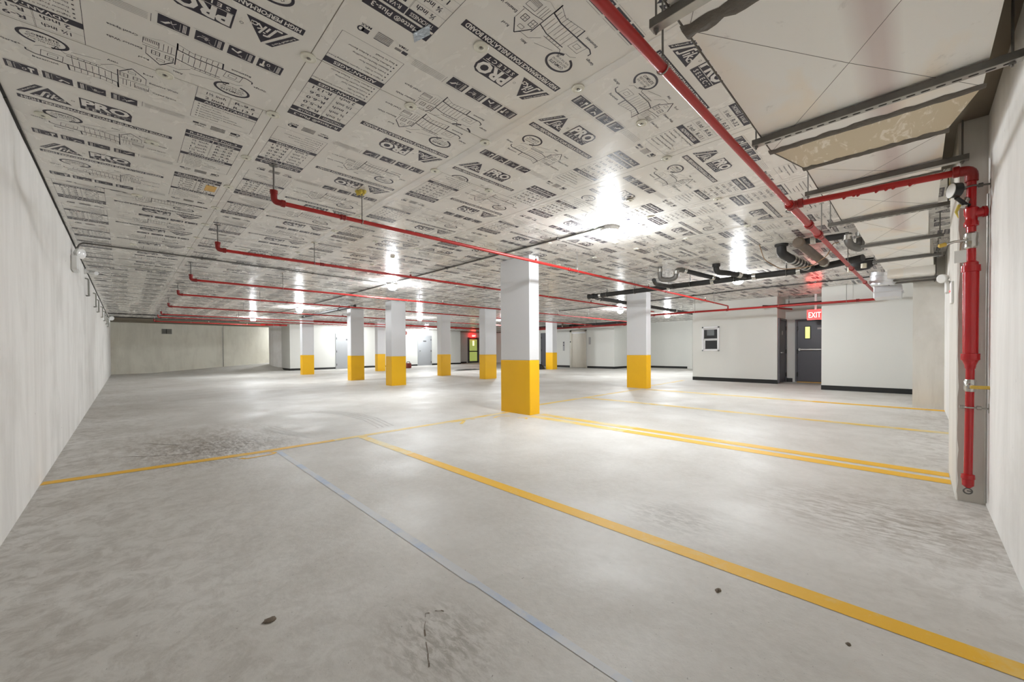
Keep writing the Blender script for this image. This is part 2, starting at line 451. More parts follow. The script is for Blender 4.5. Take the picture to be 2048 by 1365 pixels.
def icon(P, u0, u1, v0, v1, kind, det):
    P.rect('d', u0, u1, v0, v1)
    w, h = u1 - u0, v1 - v0
    if not det: 
        return
    for i in range(3): P.rect('w', u0 + w * (.10 + .045 * i), u0 + w * (.125 + .045 * i), v0 + h * .1, v1 - h * .1)
    x = lambda a, b: (u0 + w * a, v0 + h * b)
    P.line([x(.3, .12), x(.3, .88)], .0014, 'w'); P.line([x(.3, .12), x(.45, .12), x(.52, .35)], .0014, 'w')
    if kind == 0:
        P.ring('w', *x(.58, .6), w * .07, h * .16, .003, 10); P.polyg('w', [x(.70, .2), x(.9, .2), x(.9, .45), x(.82, .45), x(.82, .9), x(.75, .9), x(.75, .45), x(.70, .45)])
    elif kind == 1:
        P.polyg('w', [x(.5, .8), x(.62, .45), x(.68, .55), x(.58, .85)]); P.polyg('w', [x(.62, .45), x(.9, .65), x(.86, .78), x(.66, .58)]); P.line([x(.45, .3), x(.6, .3)], .003, 'w')
    elif kind == 2:
        P.ring('w', *x(.62, .45), w * .05, h * .14, .003, 10); P.line([x(.5, .5), x(.85, .5), x(.92, .35)], .003, 'w'); P.line([x(.55, .65), x(.78, .68)], .003, 'w')
    else:
        P.line([x(.42, .7), x(.55, .45), x(.60, .75)], .003, 'w'); P.polyg('w', [x(.58, .55), x(.76, .25), x(.92, .30), x(.78, .42), x(.66, .62)])
    P.rect('g', u0 + .006, u1, v0 - .010, v0 - .0085); P.rect('g', u0 + .006, u1 + .01, v1 + .008, v1 + .0095)

def house(P, lod):
    t = .0020
    P.line([(.165, .300), (.165, .318), (.193, .332), (.427, .332), (.493, .346), (.496, .400)], .0065)
    P.line([(.306, .245), (.43, .245), (.494, .262)], .005); P.line([(.494, .200), (.496, .400)], .005)
    P.line([(.305, .332), (.309, .386)], .007)
    P.line([(.264, .226), (.275, .190), (.302, .227), (.43, .227)], .003)
    P.line([(.499, .215), (.551, .143), (.608, .206)], .0055)
    P.ring('d', .236, .165, .087, .062, .013, 30, math.radians(112), math.radians(112 + 322))
    if lod >= 2: return
    P.text('d', 'COMPLETE', .183, .156, .018, .106, .02, 1); P.text('d', 'INSULATIONS', .180, .176, .014, .112, .0, 1); P.text('d', 'FOR THE HOME', .186, .195, .012, .10, .0, 1)
    P.line([(.309, .384), (.434, .366), (.491, .392)], t); P.line([(.326, .196), (.432, .165)], t); P.line([(.43, .21), (.477, .166), (.53, .166), (.551, .143)], .002)
    P.line([(.219, .269), (.294, .269), (.287, .327), (.212, .327), (.219, .269)], t); P.line([(.24, .285), (.275, .285), (.272, .31), (.236, .31), (.24, .285)], t)
    for i in range(7):
        u = .325 + i * .024
        P.line([(u, .262 if i % 2 else .249), (u, .330)], t); P.line([(u + .004, .336), (u + .003, .375)], t)
    for i in range(5): P.line([(.325 + .022 * i, .229), (.325 + .022 * i, .244)], t)
    for (a, b, c, d) in ((.503, .534, .219, .255), (.556, .587, .222, .254)):
        P.line([(a, c), (b, c), (b, d), (a, d), (a, c)], .003); P.line([((a + b) / 2, c), ((a + b) / 2, d)], .002); P.line([(a, (c + d) / 2), (b, (c + d) / 2)], .002)
    P.line([(.535, .18), (.565, .18), (.565, .198), (.535, .198), (.535, .18)], t)
    P.line([(.499, .285), (.555, .276), (.622, .273)], .003); P.line([(.608, .206), (.608, .27)], t)
    P.line([(.562, .29), (.622, .29), (.621, .338), (.562, .338), (.562, .29)], t)
    for i in range(9): P.line([(.566 + i * .0065, .312), (.566 + i * .0065, .336)], .002)
    for u in (.515, .528, .545): P.line([(u, .285), (u, .345)], t)
    P.line([(.50, .36), (.55, .372), (.59, .352), (.622, .345)], .0012, 'g'); P.line([(.20, .25), (.225, .23), (.262, .23)], t)
    if lod == 0:
        for tx, u, v, w in (('Garage', .088, .288, .064), ('Basement', .181, .372, .09), ('Attic', .455, .142, .042), ('Roof', .594, .158, .042), ('Exterior Walls', .622, .240, .126), ('Crawl Space', .638, .338, .108)):
            P.text('d', tx, u, v, .0165, w, .018, 1)
    else:
        for u, v, w in ((.088, .288, .064), (.181, .372, .09), (.594, .158, .042), (.622, .240, .126), (.638, .338, .108)): P.rect('g', u, u + w, v - .009, v - .002)

def period(lod):
    P = Print(); r = 2 if lod == 0 else 1
    for k, (a, b) in enumerate(((.068, .183), (.199, .311), (.329, .442), (.463, .577))): icon(P, a, b, -.386, -.312, k, lod < 2)
    sika(P, lod < 2)
    # PRO block
    P.polyg('d', [(.324, -.094), (.553, -.094), (.553, -.046), (.324, -.046)])
    P.polyg('d', [(.324, -.094), (.324, -.190), (.52, -.190), (.545, -.170), (.556, -.14), (.553, -.094)])
    if lod < 3: P.text('w', 'PRO', .332, -.100, .082, .212, .045, r)
    P.rect('w', .330, .548, -.0925, -.0895)
    if lod < 2: P.text('w', 'S E L E C T', .345, -.056, .026, .19, .015, r)
    else: P.rect('g', .35, .53, -.078, -.06)
    P.rect('d', .066, .762, 0, .043)
    if lod < 2: P.text('w', 'HIGH PERFORMANCE FOAM INSULATION BOARD', .080, .035, .028, .666, .03, r)
    else: P.rect('g', .08, .746, .012, .031)
    house(P, lod)
    # table panel
    A, Z = .824, 1.148
    for v in (-.202,): P.rect('d', A, Z, v, v + .056)
    P.rect('d', A, .980, -.133, -.088); P.rect('d', .985, Z, -.133, -.088); P.rect('d', A, Z, .199, .243)
    if lod < 2:
        P.text('w', 'R-Matte® Plus-3', .846, -.160, .030, .27, .012, r)
        P.text('w', 'THICKNESS', .843, -.099, .024, .12, .012, r); P.text('w', 'R-VALUE', 1.01, -.099, .024, .10, .012, r)
        P.text('w', 'ADVANTAGES', .868, .233, .026, .232, .02, r)
    else:
        P.rect('g', .85, 1.12, -.187, -.162); P.rect('g', .87, 1.10, .211, .232)
    rows = (('½ inch', 'R-3.2'), ('¾ inch', 'R-5.0'), ('1 inch', 'R-6.0'), ('1½ inch', 'R-9.6'), ('2 inch', 'R-13.1'))
    for i, (a, b) in enumerate(rows):
        v = -.088 + .0572 * i
        if lod < 2:
            P.text('d', a, .868, v + .044, .029, .094, .018, r); P.text('d', b, 1.008, v + .044, .029, .105, .018, r)
            P.rect('d', A, Z, v + .0566, v + .0574)
        else:
            P.rect('g', .875, .955, v + .020, v + .040); P.rect('g', 1.01, 1.10, v + .020, v + .040)
    if lod < 3:
        P.rect('d', A - .001, A + .001, -.2, .465); P.rect('d', Z - .001, Z + .001, -.2, .465); P.rect('d', A, Z, .464, .4655)
        P.rect('d', .980, .9812, -.088, .199); P.rect('d', .984, .985, -.088, .199)
    bl = ('Higher R-Value = Superior Insulating Power', 'Thinner Profile', 'Durable Aluminum Facer', 'Eliminates Need for HouseWrap', 'Reflective Facer = Radiant Barrier', 'Easy to Install')
    for i, tx in enumerate(bl):
        v = .272 + .0325 * i
        if lod == 0: P.text('d', tx, .862, v, .0125, .0068 * len(tx), .01, 1)
        else: P.rect('g', .862, .862 + .0066 * len(tx), v - .009, v - .002)
        if lod < 2: P.rect('d', .845, .853, v - .010, v - .001)
    # certification marks
    P.rect('d', .845, .875, .523, .545); P.rect('g', .88, .914, .527, .543)
    if lod < 2: P.text('d', 'PIMA', .858, .572, .016, .052, .01, 1)
    for i in range(6 if lod < 2 else 1): P.rect('g' if i else 'd', .94, 1.02, .518 + .010 * i, .5235 + .010 * i)
    P.rect('d', 1.05, 1.085, .521, .548); P.ring('d', 1.09, .535, .016, .018, .007, 12)
    if lod < 2: P.text('d', 'MAX', 1.05, .572, .016, .05, .015, 1)
    for i in range(5 if lod == 0 else 2): P.rect('g', .61, .80, .492 + .011 * i, .494 + .011 * i)
    P.rect('d', .598, .600, .485, .545)
    return P.done()

PER = {i: period(i) for i in range(4)}

def clip_tris(V, T, lo, hi):
    """keep the part of each triangle with lo <= y <= hi"""
    y = V[:, 1][T]; inside = (y.min(1) >= lo) & (y.max(1) <= hi); out = (y.max(1) <= lo) | (y.min(1) >= hi)
    keep = T[inside]; cross = T[~inside & ~out]
    vs = [V]; ts = [keep]; n = len(V); nv = []
    for t in cross:
        p = [tuple(V[i]) for i in t]
        for lim, sg in ((lo, 1), (hi, -1)):
            q = []
            for i in range(len(p)):
                a, b = p[i], p[(i + 1) % len(p)]; da, db = (a[1] - lim) * sg, (b[1] - lim) * sg
                if da >= 0: q.append(a)
                if da * db < 0:
                    k = da / (da - db); q.append((a[0] + (b[0] - a[0]) * k, a[1] + (b[1] - a[1]) * k))
            p = q
            if len(p) < 3: break
        if len(p) >= 3:
            o = n + len(nv); nv += p
            ts.append(np.array([(o, o + i, o + i + 1) for i in range(1, len(p) - 1)], int))
    if nv: vs.append(np.array(nv, float))
    return np.concatenate(vs), np.concatenate(ts)

NCOL = 18; Y_END = 23.4; Y_BEG = -0.32
seam0 = {0: 0.50, 1: -0.20, 2: 0.45, 3: 2.4, 4: 0.30, 5: 0.2}
known = {(0, 1): (1, 2.09), (0, 2): (0, 3.707), (0, 3): (1, 5.655), (1, 1): (1, 1.505), (1, 2): (1, 2.62), (1, 3): (1, 5.115),
         (2, 0): (0, 0.955), (2, 1): (0, 1.802), (2, 2): (1, 3.29), (3, 0): (0, 1.268), (3, 1): (1, 2.795), (4, 1): (1, 1.13), (4, 2): (0, 3.445), (5, 1): (1, 1.63)}
HOLE = (8.95, 9.75, 0.50, 0.92)

def make_ceiling():
    VV = []; TT = []; MI = []; n = 0
    order = {'f': 0, 'd': 1, 'w': 2, 'g': 3, 'seam': 4, 'tape': 5}
    def push(v3, t, k):
        nonlocal n
        VV.append(v3); TT.append(t + n); MI.append(np.full(len(t), order[k], int)); n += len(v3)
    def quad(x0, x1, y0, y1, z, k):
        push(np.array([(x0, y0, z), (x1, y0, z), (x1, y1, z), (x0, y1, z)], float), np.array([(0, 1, 2), (0, 2, 3)]), k)
    rnd = random.Random(11)
    for c in range(NCOL):
        xa = X0 + c * W_BOARD; xb = xa + W_BOARD
        s = seam0.get(c, rnd.uniform(-0.4, 1.9) - (0 if c < 6 else 0.5)); 
        ys = [Y_BEG]
        y = s if s > Y_BEG + 0.05 else s + 2.4
        if c == 3: y = 2.40
        while y < Y_END - 0.1: ys.append(y); y += 2.4
        ys.append(Y_END)
        for b in range(len(ys) - 1):
            y0, y1 = ys[b], ys[b + 1]
            key = (c, b)
            if key in known: flip, yb = known[key]
            else:
                flip = rnd.random() < 0.5; yb = y0 + rnd.uniform(0, PERIOD)
            hx0, hx1, hy0, hy1 = HOLE
            if xa < hx1 and xb > hx0 and y0 < hy1 and y1 > hy0:
                a, d = max(xa, hx0), min(xb, hx1); e, f = max(y0, hy0), min(y1, hy1)
                for q in ((xa, a, y0, y1), (d, xb, y0, y1), (a, d, y0, e), (a, d, f, y1)):
                    if q[1] - q[0] > 1e-4 and q[3] - q[2] > 1e-4: quad(*q, ZC, 'f')
            else: quad(xa, xb, y0, y1, ZC, 'f')
            # joints: a fine dark line, and a strip of foil tape on some
            quad(xa - .0020, xa + .0020, y0, y1, ZC - .0004, 'seam')
            quad(xa, xb, y0 - .0018, y0 + .0018, ZC - .0004, 'seam')
            if c in (5, 2, 8, 10, 13): quad(xa - .028, xa + .028, y0, y1, ZC - .0012, 'tape')
            k0 = math.floor((y0 - yb) / PERIOD) - 1; k1 = math.ceil((y1 - yb) / PERIOD) + 1
            for k in range(k0, k1 + 1):
                yk = yb + k * PERIOD
                ce = math.hypot((xa + xb) / 2, yk)
                lod = 0 if ce < 4.8 else 1 if ce < 11 else 2 if ce < 17 else 3
                for lay, (V, T) in PER[lod].items():
                    if flip: P = np.stack([xb - V[:, 0], yk - V[:, 1]], 1)
                    else: P = np.stack([xa + V[:, 0], yk + V[:, 1]], 1)
                    if P[:, 1].max() < y0 or P[:, 1].min() > y1: continue
                    T2 = T
                    if P[:, 1].min() < y0 or P[:, 1].max() > y1: P, T2 = clip_tris(P, T, y0 + .001, y1 - .001)
                    if xa < hx1 and xb > hx0 and len(T2):
                        m = P[T2].mean(1); T2 = T2[~((m[:, 0] > hx0 - .05) & (m[:, 0] < hx1 + .05) & (m[:, 1] > hy0 - .03) & (m[:, 1] < hy1 + .03))]
                    if not len(T2): continue
                    z = ZC - {'d': .0005, 'g': .0010, 'w': .0010}[lay]
                    push(np.column_stack([P, np.full(len(P), z)]), T2, lay)
    V = np.concatenate(VV); T = np.concatenate(TT); MIx = np.concatenate(MI)
    # bare slab above everything and beyond the boards
    extra = MB(); extra.box(-0.7, 22.2, -0.55, 28.6, ZC + .05, ZC + .08)
    extra.box(-0.7, 22.2, Y_END, 28.6, ZC + .0002, ZC + .06); extra.box(-.5, 5.0, -.326, -.12, ZC - .012, ZC - .0015)
    hx0, hx1, hy0, hy1 = HOLE; zt = ZC + .049
    me = bpy.data.meshes.new('ceiling')
    ev = np.array(extra.v); et = []
    for f in extra.f: et += [(f[0], f[1], f[2]), (f[0], f[2], f[3])]
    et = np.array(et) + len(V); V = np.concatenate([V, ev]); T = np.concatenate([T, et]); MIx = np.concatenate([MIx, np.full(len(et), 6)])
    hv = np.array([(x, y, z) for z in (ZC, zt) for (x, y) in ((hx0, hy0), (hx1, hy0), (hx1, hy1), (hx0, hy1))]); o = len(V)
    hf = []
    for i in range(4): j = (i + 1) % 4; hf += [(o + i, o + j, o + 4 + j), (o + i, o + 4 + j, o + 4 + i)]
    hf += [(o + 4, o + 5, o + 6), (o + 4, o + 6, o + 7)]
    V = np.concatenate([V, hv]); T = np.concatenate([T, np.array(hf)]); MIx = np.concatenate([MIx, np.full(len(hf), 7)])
    me.vertices.add(len(V)); me.vertices.foreach_set('co', V.astype(np.float32).ravel())
    me.loops.add(len(T) * 3); me.loops.foreach_set('vertex_index', T.astype(np.int32).ravel())
    me.polygons.add(len(T)); me.polygons.foreach_set('loop_start', np.arange(0, len(T) * 3, 3, dtype=np.int32))
    try: me.polygons.foreach_set('loop_total', np.full(len(T), 3, dtype=np.int32))
    except Exception: pass
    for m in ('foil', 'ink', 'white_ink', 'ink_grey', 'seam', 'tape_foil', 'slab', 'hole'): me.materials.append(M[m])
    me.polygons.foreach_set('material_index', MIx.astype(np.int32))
    me.update(calc_edges=True); 
    ob = bpy.data.objects.new('ceiling', me); COL.objects.link(ob)
    return struct(ob, 'ceiling of printed foil insulation boards')
make_ceiling()

# ------------------------------------------------------------------ floor, painted lines
def make_floor():
    b = MB(); b.use(M['floor'])
    def slab(x0, x1, y0, y1):
        vs = [(x, y, fz(x, y)) for x, y in ((x0, y0), (x1, y0), (x1, y1), (x0, y1))]
        b.add(vs + [(p[0], p[1], -.35) for p in vs], [(0, 1, 2, 3), (0, 4, 5, 1), (1, 5, 6, 2), (2, 6, 7, 3), (3, 7, 4, 0), (7, 6, 5, 4)])
    slab(-0.7, 22.2, -0.55, 25.0)
    # the ramp that climbs along the far wall
    R = lambda x, y: fz(x, y) + max(0.0, x - 0.9) * 0.072 * min(1.0, (y - 25.0) / 1.2)
    gx = [-0.7, 0.9, 2, 3, 4, 5, 6, 7, 8, 9]; gy = [25.0, 25.6, 26.2, 27.3]
    vs = [(x, y, R(x, y)) for y in gy for x in gx]; nx = len(gx)
    b.add(vs, [(j * nx + i, j * nx + i + 1, (j + 1) * nx + i + 1, (j + 1) * nx + i) for j in range(3) for i in range(nx - 1)], True)
    e = .0016
    def strip(p, q, w, m, seg=1):
        b.use(m); d = Vector((q[0] - p[0], q[1] - p[1])); L = d.length; d /= L; nrm = Vector((-d.y, d.x)) * w / 2
        for k in range(seg):
            a = Vector(p) + d * L * k / seg; c = Vector(p) + d * L * (k + 1) / seg
            b.add([(x, y, fz(x, y) + e) for x, y in (a - nrm, c - nrm, c + nrm, a + nrm)], [(0, 1, 2, 3)])
    def poly(pts, w, m):
        for p, q in zip(pts[:-1], pts[1:]): strip(p, q, w, m)
    Ln, Lw = M['line'], M['line_worn']
    strip((-.495, 4.93), (.9, 4.80), .115, Ln); strip((.9, 4.80), (1.75, 4.79), .10, Ln); strip((1.75, 4.79), (4.6, 4.79), .10, Lw)          # line along the bay heads
    strip((2.06, 4.75), (2.058, 3.6), .10, Lw); strip((2.058, 3.6), (2.057, -.32), .10, Ln)               # bay divider
    for dx in (0, .235): strip((4.56 + dx, 4.25), (4.55 + dx, 2.6), .15, Lw); strip((4.55 + dx, 2.6), (4.545 + dx, -.19), .15, Ln)
    strip((4.85, 5.0), (9.6, 5.0), .11, Lw)
    strip((7.10, 4.95), (7.07, -.32), .15, Lw)
    strip((9.56, 4.85), (9.5, 1.4), .2, Lw); strip((9.5, 1.4), (9.48, -.36), .2, Ln)
    strip((10.0, 5.2), (13.0, 5.3), .12, Lw)
    # stencilled bay numbers, partly worn away
    poly([(.80, 4.66), (.84, 4.60), (1.06, 4.61), (1.11, 4.66), (1.07, 4.72)], .035, Ln)
    poly([(3.36, 4.72), (3.62, 4.72), (3.40, 4.52)], .05, Lw); poly([(3.72, 4.70), (3.80, 4.70)], .04, Lw)
    poly([(4.05, 4.55), (4.2, 4.62), (4.35, 4.5)], .04, Lw); poly([(4.30, 4.28), (4.42, 4.20), (4.32, 4.12)], .04, Lw)
    # chalk snap line
    strip((1.14, 4.66), (1.12, 1.4), .05, M['chalk'], 4); strip((1.12, 1.4), (1.11, -.2), .035, M['chalk'], 2)
    for L in ([(-.17, 5.58), (-.09, 5.66), (.17, 5.43), (.39, 5.31), (.62, 5.16), (.75, 5.14), (.89, 5.06)], [(-.05, 6.37), (.19, 6.18), (.51, 5.71)], [(.844, 1.369), (.795, 1.291), (.735, 1.178), (.703, 1.106), (.687, 1.07)], [(.844, 1.369), (.879, 1.351), (.914, 1.321)]):
        Q = []
        for p, q in zip(L[:-1], L[1:]):
            for k in range(4): Q.append((p[0] + (q[0] - p[0]) * k / 4 + random.uniform(-.012, .012) * (.3 if p[1] < 2 else 1), p[1] + (q[1] - p[1]) * k / 4 + random.uniform(-.012, .012) * (.3 if p[1] < 2 else 1)))
        for p, q in zip(Q[:-1], Q[1:]):
            if random.random() < .8: strip(p, q, random.uniform(.003, .012) * (.5 if p[1] < 2 else 1), M['crackfill'])
    # tyre marks
    for dx in (0, .07, .15, .22):
        poly([(2.35 + dx, 7.3), (2.55 + dx, 6.6), (2.58 + dx, 5.9), (2.45 + dx, 5.1)], .018, M['tread'])
    for dx in (0, .07, .14): poly([(1.35 + dx, 6.3), (1.42 + dx, 5.7), (1.62 + dx, 5.1)], .016, M['tread'])
    return struct(b.build('floor', M['floor']), 'grey concrete garage floor with yellow parking lines')
make_floor()

# ------------------------------------------------------------------ walls
def wall(name, x0, x1, y0, y1, m='drywall', z0=-.3, z1=ZC + .06, label=None):
    return struct(B(x0, x1, y0, y1, z0, z1, m=M[m]).build(name), label)
wl = MB().use(M['wall']).box(-.70, -.50, -.55, 27.4, -.3, ZC + .06)
wl.use(M['gap'])
yy = -.3                                                             # ragged dark gap under the boards
while yy < 23.2:
    L = random.uniform(.12, .5); t = random.uniform(.006, .016)
    wl.add([(-.4995, yy, ZC - t), (-.4995, yy + L, ZC - random.uniform(.006, .02)), (-.4995, yy + L, ZC), (-.4995, yy, ZC), (-.487, yy, ZC - t), (-.487, yy + L, ZC - t * .8), (-.487, yy + L, ZC), (-.487, yy, ZC)], [(0, 1, 2, 3), (4, 5, 6, 7), (0, 4, 5, 1), (3, 2, 6, 7), (0, 3, 7, 4), (1, 5, 6, 2)]); yy += L
struct(wl.build('wall_left'), 'long painted concrete wall on the left')
wall('wall_right', -.70, 13.5, -.52, -.325, 'wall', label='near painted concrete wall on the right')
wf = MB().use(M['farwall']).box(-.70, 3.95, 27.2, 27.4, -.3, ZC + .06).box(3.95, 9.5, 27.24, 27.44, -.3, ZC + .06)
wf.use(M['gap']).box(3.94, 3.955, 27.195, 27.21, .1, ZC)
struct(wf.build('wall_far'), 'far concrete wall behind the ramp')
wall('wall_back', 6.40, 17.90, 23.80, 24.0, label='white wall with two grey doors at the back')
bl = MB().use(M['drywall']).box(6.40, 6.60, 24.0, 25.4, -.3, ZC + .06)
pts = [(6.6, 25.4), (6.4, 25.4), (6.22, 25.5), (6.06, 25.66), (5.96, 25.86), (5.93, 26.1), (6.6, 26.1)]
bl.use(M['wall']).poly(pts, -.3, ZC + .06)
struct(bl.build('wall_back_return'), 'rounded white wall end beside the ramp')
wall('wall_corridor', 17.9, 22.2, 25.2, 25.4, label='recessed corridor wall')
wall('wall_corridor_side', 17.9, 18.06, 24.0, 25.2)
wall('wall_far_right', 22.0, 22.2, 16.6, 25.2)
wall('wall_far_right_return', 18.2, 22.0, 16.6, 16.8)
wall('wall_elevator', 18.2, 18.4, 11.0, 16.6, label='white wall around the lift door')
wall('wall_elevator_return', 18.4, 20.6, 11.0, 11.2)
wall('wall_east', 20.6, 20.8, 5.0, 11.2)
wall('wall_office', 13.41, 13.60, 2.95, 5.17, label='white wall with the small window')
wall('wall_office_return', 13.6, 20.6, 5.0, 5.17)
wall('wall_alcove_side', 13.41, 14.6, 2.80, 2.95)
wall('wall_alcove_back', 14.45, 14.6, 1.50, 2.80)
wall('wall_white', 12.30, 12.48, -.33, 1.64, label='plain white wall right of the exit')
wall('wall_white_return', 12.48, 14.45, 1.50, 1.64)
p2 = MB().use(M['pier']).box(9.70, 10.30, -.33, .045, -.3, ZC + .06)
struct(p2.build('wall_pier_far'), 'far white concrete pier')
p1 = MB().use(M['pier']); 
# near pier with a chipped arris
nz = 40; vs = []
for k in range(nz + 1):
    z = -.2 + (ZC + .25) * k / nz; j = random.uniform(-.006, .003)
    vs += [(4.05, -.33, z), (4.05, -.198 + j, z), (4.056 + abs(j), -.192, z), (5.0, -.195, z), (5.0, -.33, z)]
p1.add(vs, [(k * 5 + i, k * 5 + (i + 1) % 5, k * 5 + 5 + (i + 1) % 5, k * 5 + 5 + i) for k in range(nz) for i in range(5)])
struct(p1.build('wall_pier_near'), 'chipped concrete pier behind the red riser')
# black rubber bases
def base(name, *bx):
    b = MB().use(M['base'])
    for (x0, x1, y0, y1) in bx:
        z = min(fz(x0, y0), fz(x1, y1)); b.box(x0, x1, y0, y1, z - .02, z + .115, bev=.004)
    return struct(b.build(name))
base('baseboard_back', (6.39, 8.80, 23.788, 23.80), (9.90, 14.25, 23.788, 23.80), (15.40, 17.91, 23.788, 23.80)); base('baseboard_back_return', (6.388, 6.40, 23.79, 25.4))
base('baseboard_corridor', (17.9, 19.55, 25.188, 25.2)); base('baseboard_elevator', (18.188, 18.2, 10.99, 12.68), (18.188, 18.2, 13.86, 14.95)); base('baseboard_elevator_return', (18.19, 20.6, 10.988, 11.0))
base('baseboard_east', (20.588, 20.6, 5.2, 11.0)); base('baseboard_office', (13.398, 13.41, 2.79, 5.17)); base('baseboard_alcove', (14.438, 14.45, 2.62, 2.80)); base('baseboard_white', (12.288, 12.30, .045, 1.645))
# vertical pipe chase on the east wall
struct(MB().use(M['drywall']).box(20.45, 20.6, 7.9, 8.15, 0, ZC).build('trim_1'))

# ------------------------------------------------------------------ doors, window, lift
def door(name, axis, plane, a0, a1, z0, z1, m, label, hinge_side=1, sign=None, facing=-1):
    """axis 'x': the leaf runs along X in the plane Y=plane; axis 'y': runs along Y in the plane X=plane. faces the -axis normal"""
    root = thing(name, label, 'door', ((a0 + a1) / 2, plane, z0) if axis == 'x' else (plane, (a0 + a1) / 2, z0)); root['kind'] = 'structure'
    def bx(b, s0, s1, d0, d1, za, zb, **k):
        return b.box(s0, s1, plane - d1, plane - d0, za, zb, **k) if axis == 'x' else b.box(plane - d1, plane - d0, s0, s1, za, zb, **k)
    f = MB().use(M['frame_dark'] if m == 'dark_door' else M['grey_door'])
    bx(f, a0 - .05, a0, 0, .045, z0, z1 + .05, bev=.004); bx(f, a1, a1 + .05, 0, .045, z0, z1 + .05, bev=.004); bx(f, a0, a1, 0, .045, z1, z1 + .05, bev=.004)
    f.build('frame', None, root)
    lf = MB().use(M[m]); bx(lf, a0 + .004, a1 - .004, 0.0, .022, z0 + .012, z1 - .004, bev=.003); leaf = lf.build('leaf', None, root)
    for k in (.12, .5, .88):
        h = MB().use(M['hinge']); s = a1 - .02 if hinge_side > 0 else a0 - .012
        z = z0 + (z1 - z0) * k; bx(h, s, s + .035, .02, .052, z - .06, z + .06, bev=.004); h.build('hinge', None, root)
    return root, bx
r, bx = door('door_1', 'x', 23.8, 8.86, 9.84, .10, 2.13, 'grey_door', 'left light grey steel door in the back wall', -1)
s = MB().use(M['plate_dark']); bx(s, 9.42, 9.62, .022, .030, 1.78, 1.86, bev=.003); s.build('sign', None, r)
r, bx = door('door_2', 'x', 23.8, 14.32, 15.32, .11, 2.15, 'grey_door', 'right light grey steel door in the back wall', 1)
s = MB().use(M['plate_dark']); bx(s, 14.70, 14.94, .022, .030, 1.76, 1.85, bev=.003); s.build('sign', None, r)
k = MB().use(M['chrome']).lathe((14.42, 23.78, 1.13), (0, -1, 0), [(0, .03), (.02, .03), (.025, .014), (.05, .014), (.055, .03), (.085, .032), (.09, .02)], 14); k.build('handle', None, r)
r, bx = door('door_3', 'y', 14.45, 1.60, 2.50, .10, 1.915, 'dark_door', 'charcoal steel exit door with a lit vision panel and push bar', 1)
g = MB().use(M['hinge']); bx(g, 2.17, 2.33, .022, .034, 1.37, 1.76, bev=.004); w = g.build('vision_frame', None, r)
g = MB().use(M['lit_yellow']); bx(g, 2.195, 2.305, .030, .037, 1.395, 1.735); g.build('vision_panel', None, w)
g = MB().use(M['plate']); bx(g, 1.86, 2.02, .022, .028, 1.65, 1.70, bev=.002); g.build('sign', None, r)
g = MB().use(M['chrome']); bx(g, 1.62, 2.44, .06, .095, 1.045, 1.085, bev=.008); bx(g, 2.41, 2.46, .022, .095, 1.03, 1.10, bev=.006); g.build('push_bar', None, r)
g = MB().use(M['kraft']); bx(g, 1.60, 2.50, .0, .10, .085, .108, bev=.006); g.build('threshold', None, r)
r, bx = door('door_4', 'x', 2.80, 13.52, 14.34, .09, 1.93, 'dark_door', 'charcoal steel door in the side of the exit alcove', 1)
k = MB().use(M['chrome']).tube([(13.60, 2.78, .98), (13.60, 2.72, .98), (13.73, 2.72, .98)], .012, 8, fillet=.02); k.build('handle', None, r)
k = MB().use(M['plate']); bx(k, 13.85, 13.97, .022, .028, 1.50, 1.62, bev=.002); k.build('sign', None, r)
r, bx = door('door_5', 'y', 18.2, 15.05, 16.0, .13, 2.12, 'dark_door', 'dark grey steel door behind the black bag', 1)
r, bx = door('door_6', 'x', 25.2, 19.72, 20.75, .16, 2.16, 'dark_door', 'glazed door glowing yellow green in the far corridor', -1)
g = MB().use(M['lit_green']); bx(g, 19.84, 20.62, .022, .03, .30, 2.06); g.build('glass', None, r)
g = MB().use(M['reflection_glow']); bx(g, 20.15, 20.32, .031, .034, 1.55, 1.95); g.build('glass_reflection', None, r)  # reflection on the glass painted in as a glowing box
g = MB().use(M['hinge']); bx(g, 19.80, 20.66, .03, .07, 1.05, 1.13, bev=.006); g.build('push_bar', None, r)

w = thing('window_1', 'small white framed window in the office wall', 'window', (13.41, 4.6, 1.02)); w['kind'] = 'structure'
X = 13.41; f = MB().use(M['frame_white'])
y0, y1, z0, z1 = 4.345, 4.865, 1.035, 1.815
for q in ((y0, y0 + .045, z0, z1), (y1 - .045, y1, z0, z1), (y0, y1, z0, z0 + .04), (y0, y1, z1 - .05, z1)): f.box(X - .035, X, *q, bev=.005)
f.build('frame', None, w)
for nm, za, zb, d in (('upper_sash', 1.41, 1.74, .022), ('lower_sash', 1.075, 1.39, .028)):
    sh = MB().use(M['frame_white'])
    for q in ((y0 + .045, y0 + .06, za, zb), (y1 - .06, y1 - .045, za, zb), (y0 + .045, y1 - .045, za, za + .022), (y0 + .045, y1 - .045, zb - .02, zb)): sh.box(X - d, X - d + .014, *q, bev=.003)
    so = sh.build(nm, None, w)
    MB().use(M['glass']).box(X - .006, X - .002, y0 + .05, y1 - .05, za + .01, zb - .01).build('glass', None, so)
MB().use(M['paper']).box(X - .0085, X - .0065, 4.50, 4.72, 1.53, 1.71).build('notice', None, w)
MB().use(M['frame_white']).box(X - .0085, X - .0065, 4.77, 4.81, 1.08, 1.37, bev=.001).build('desk_leg', None, w)

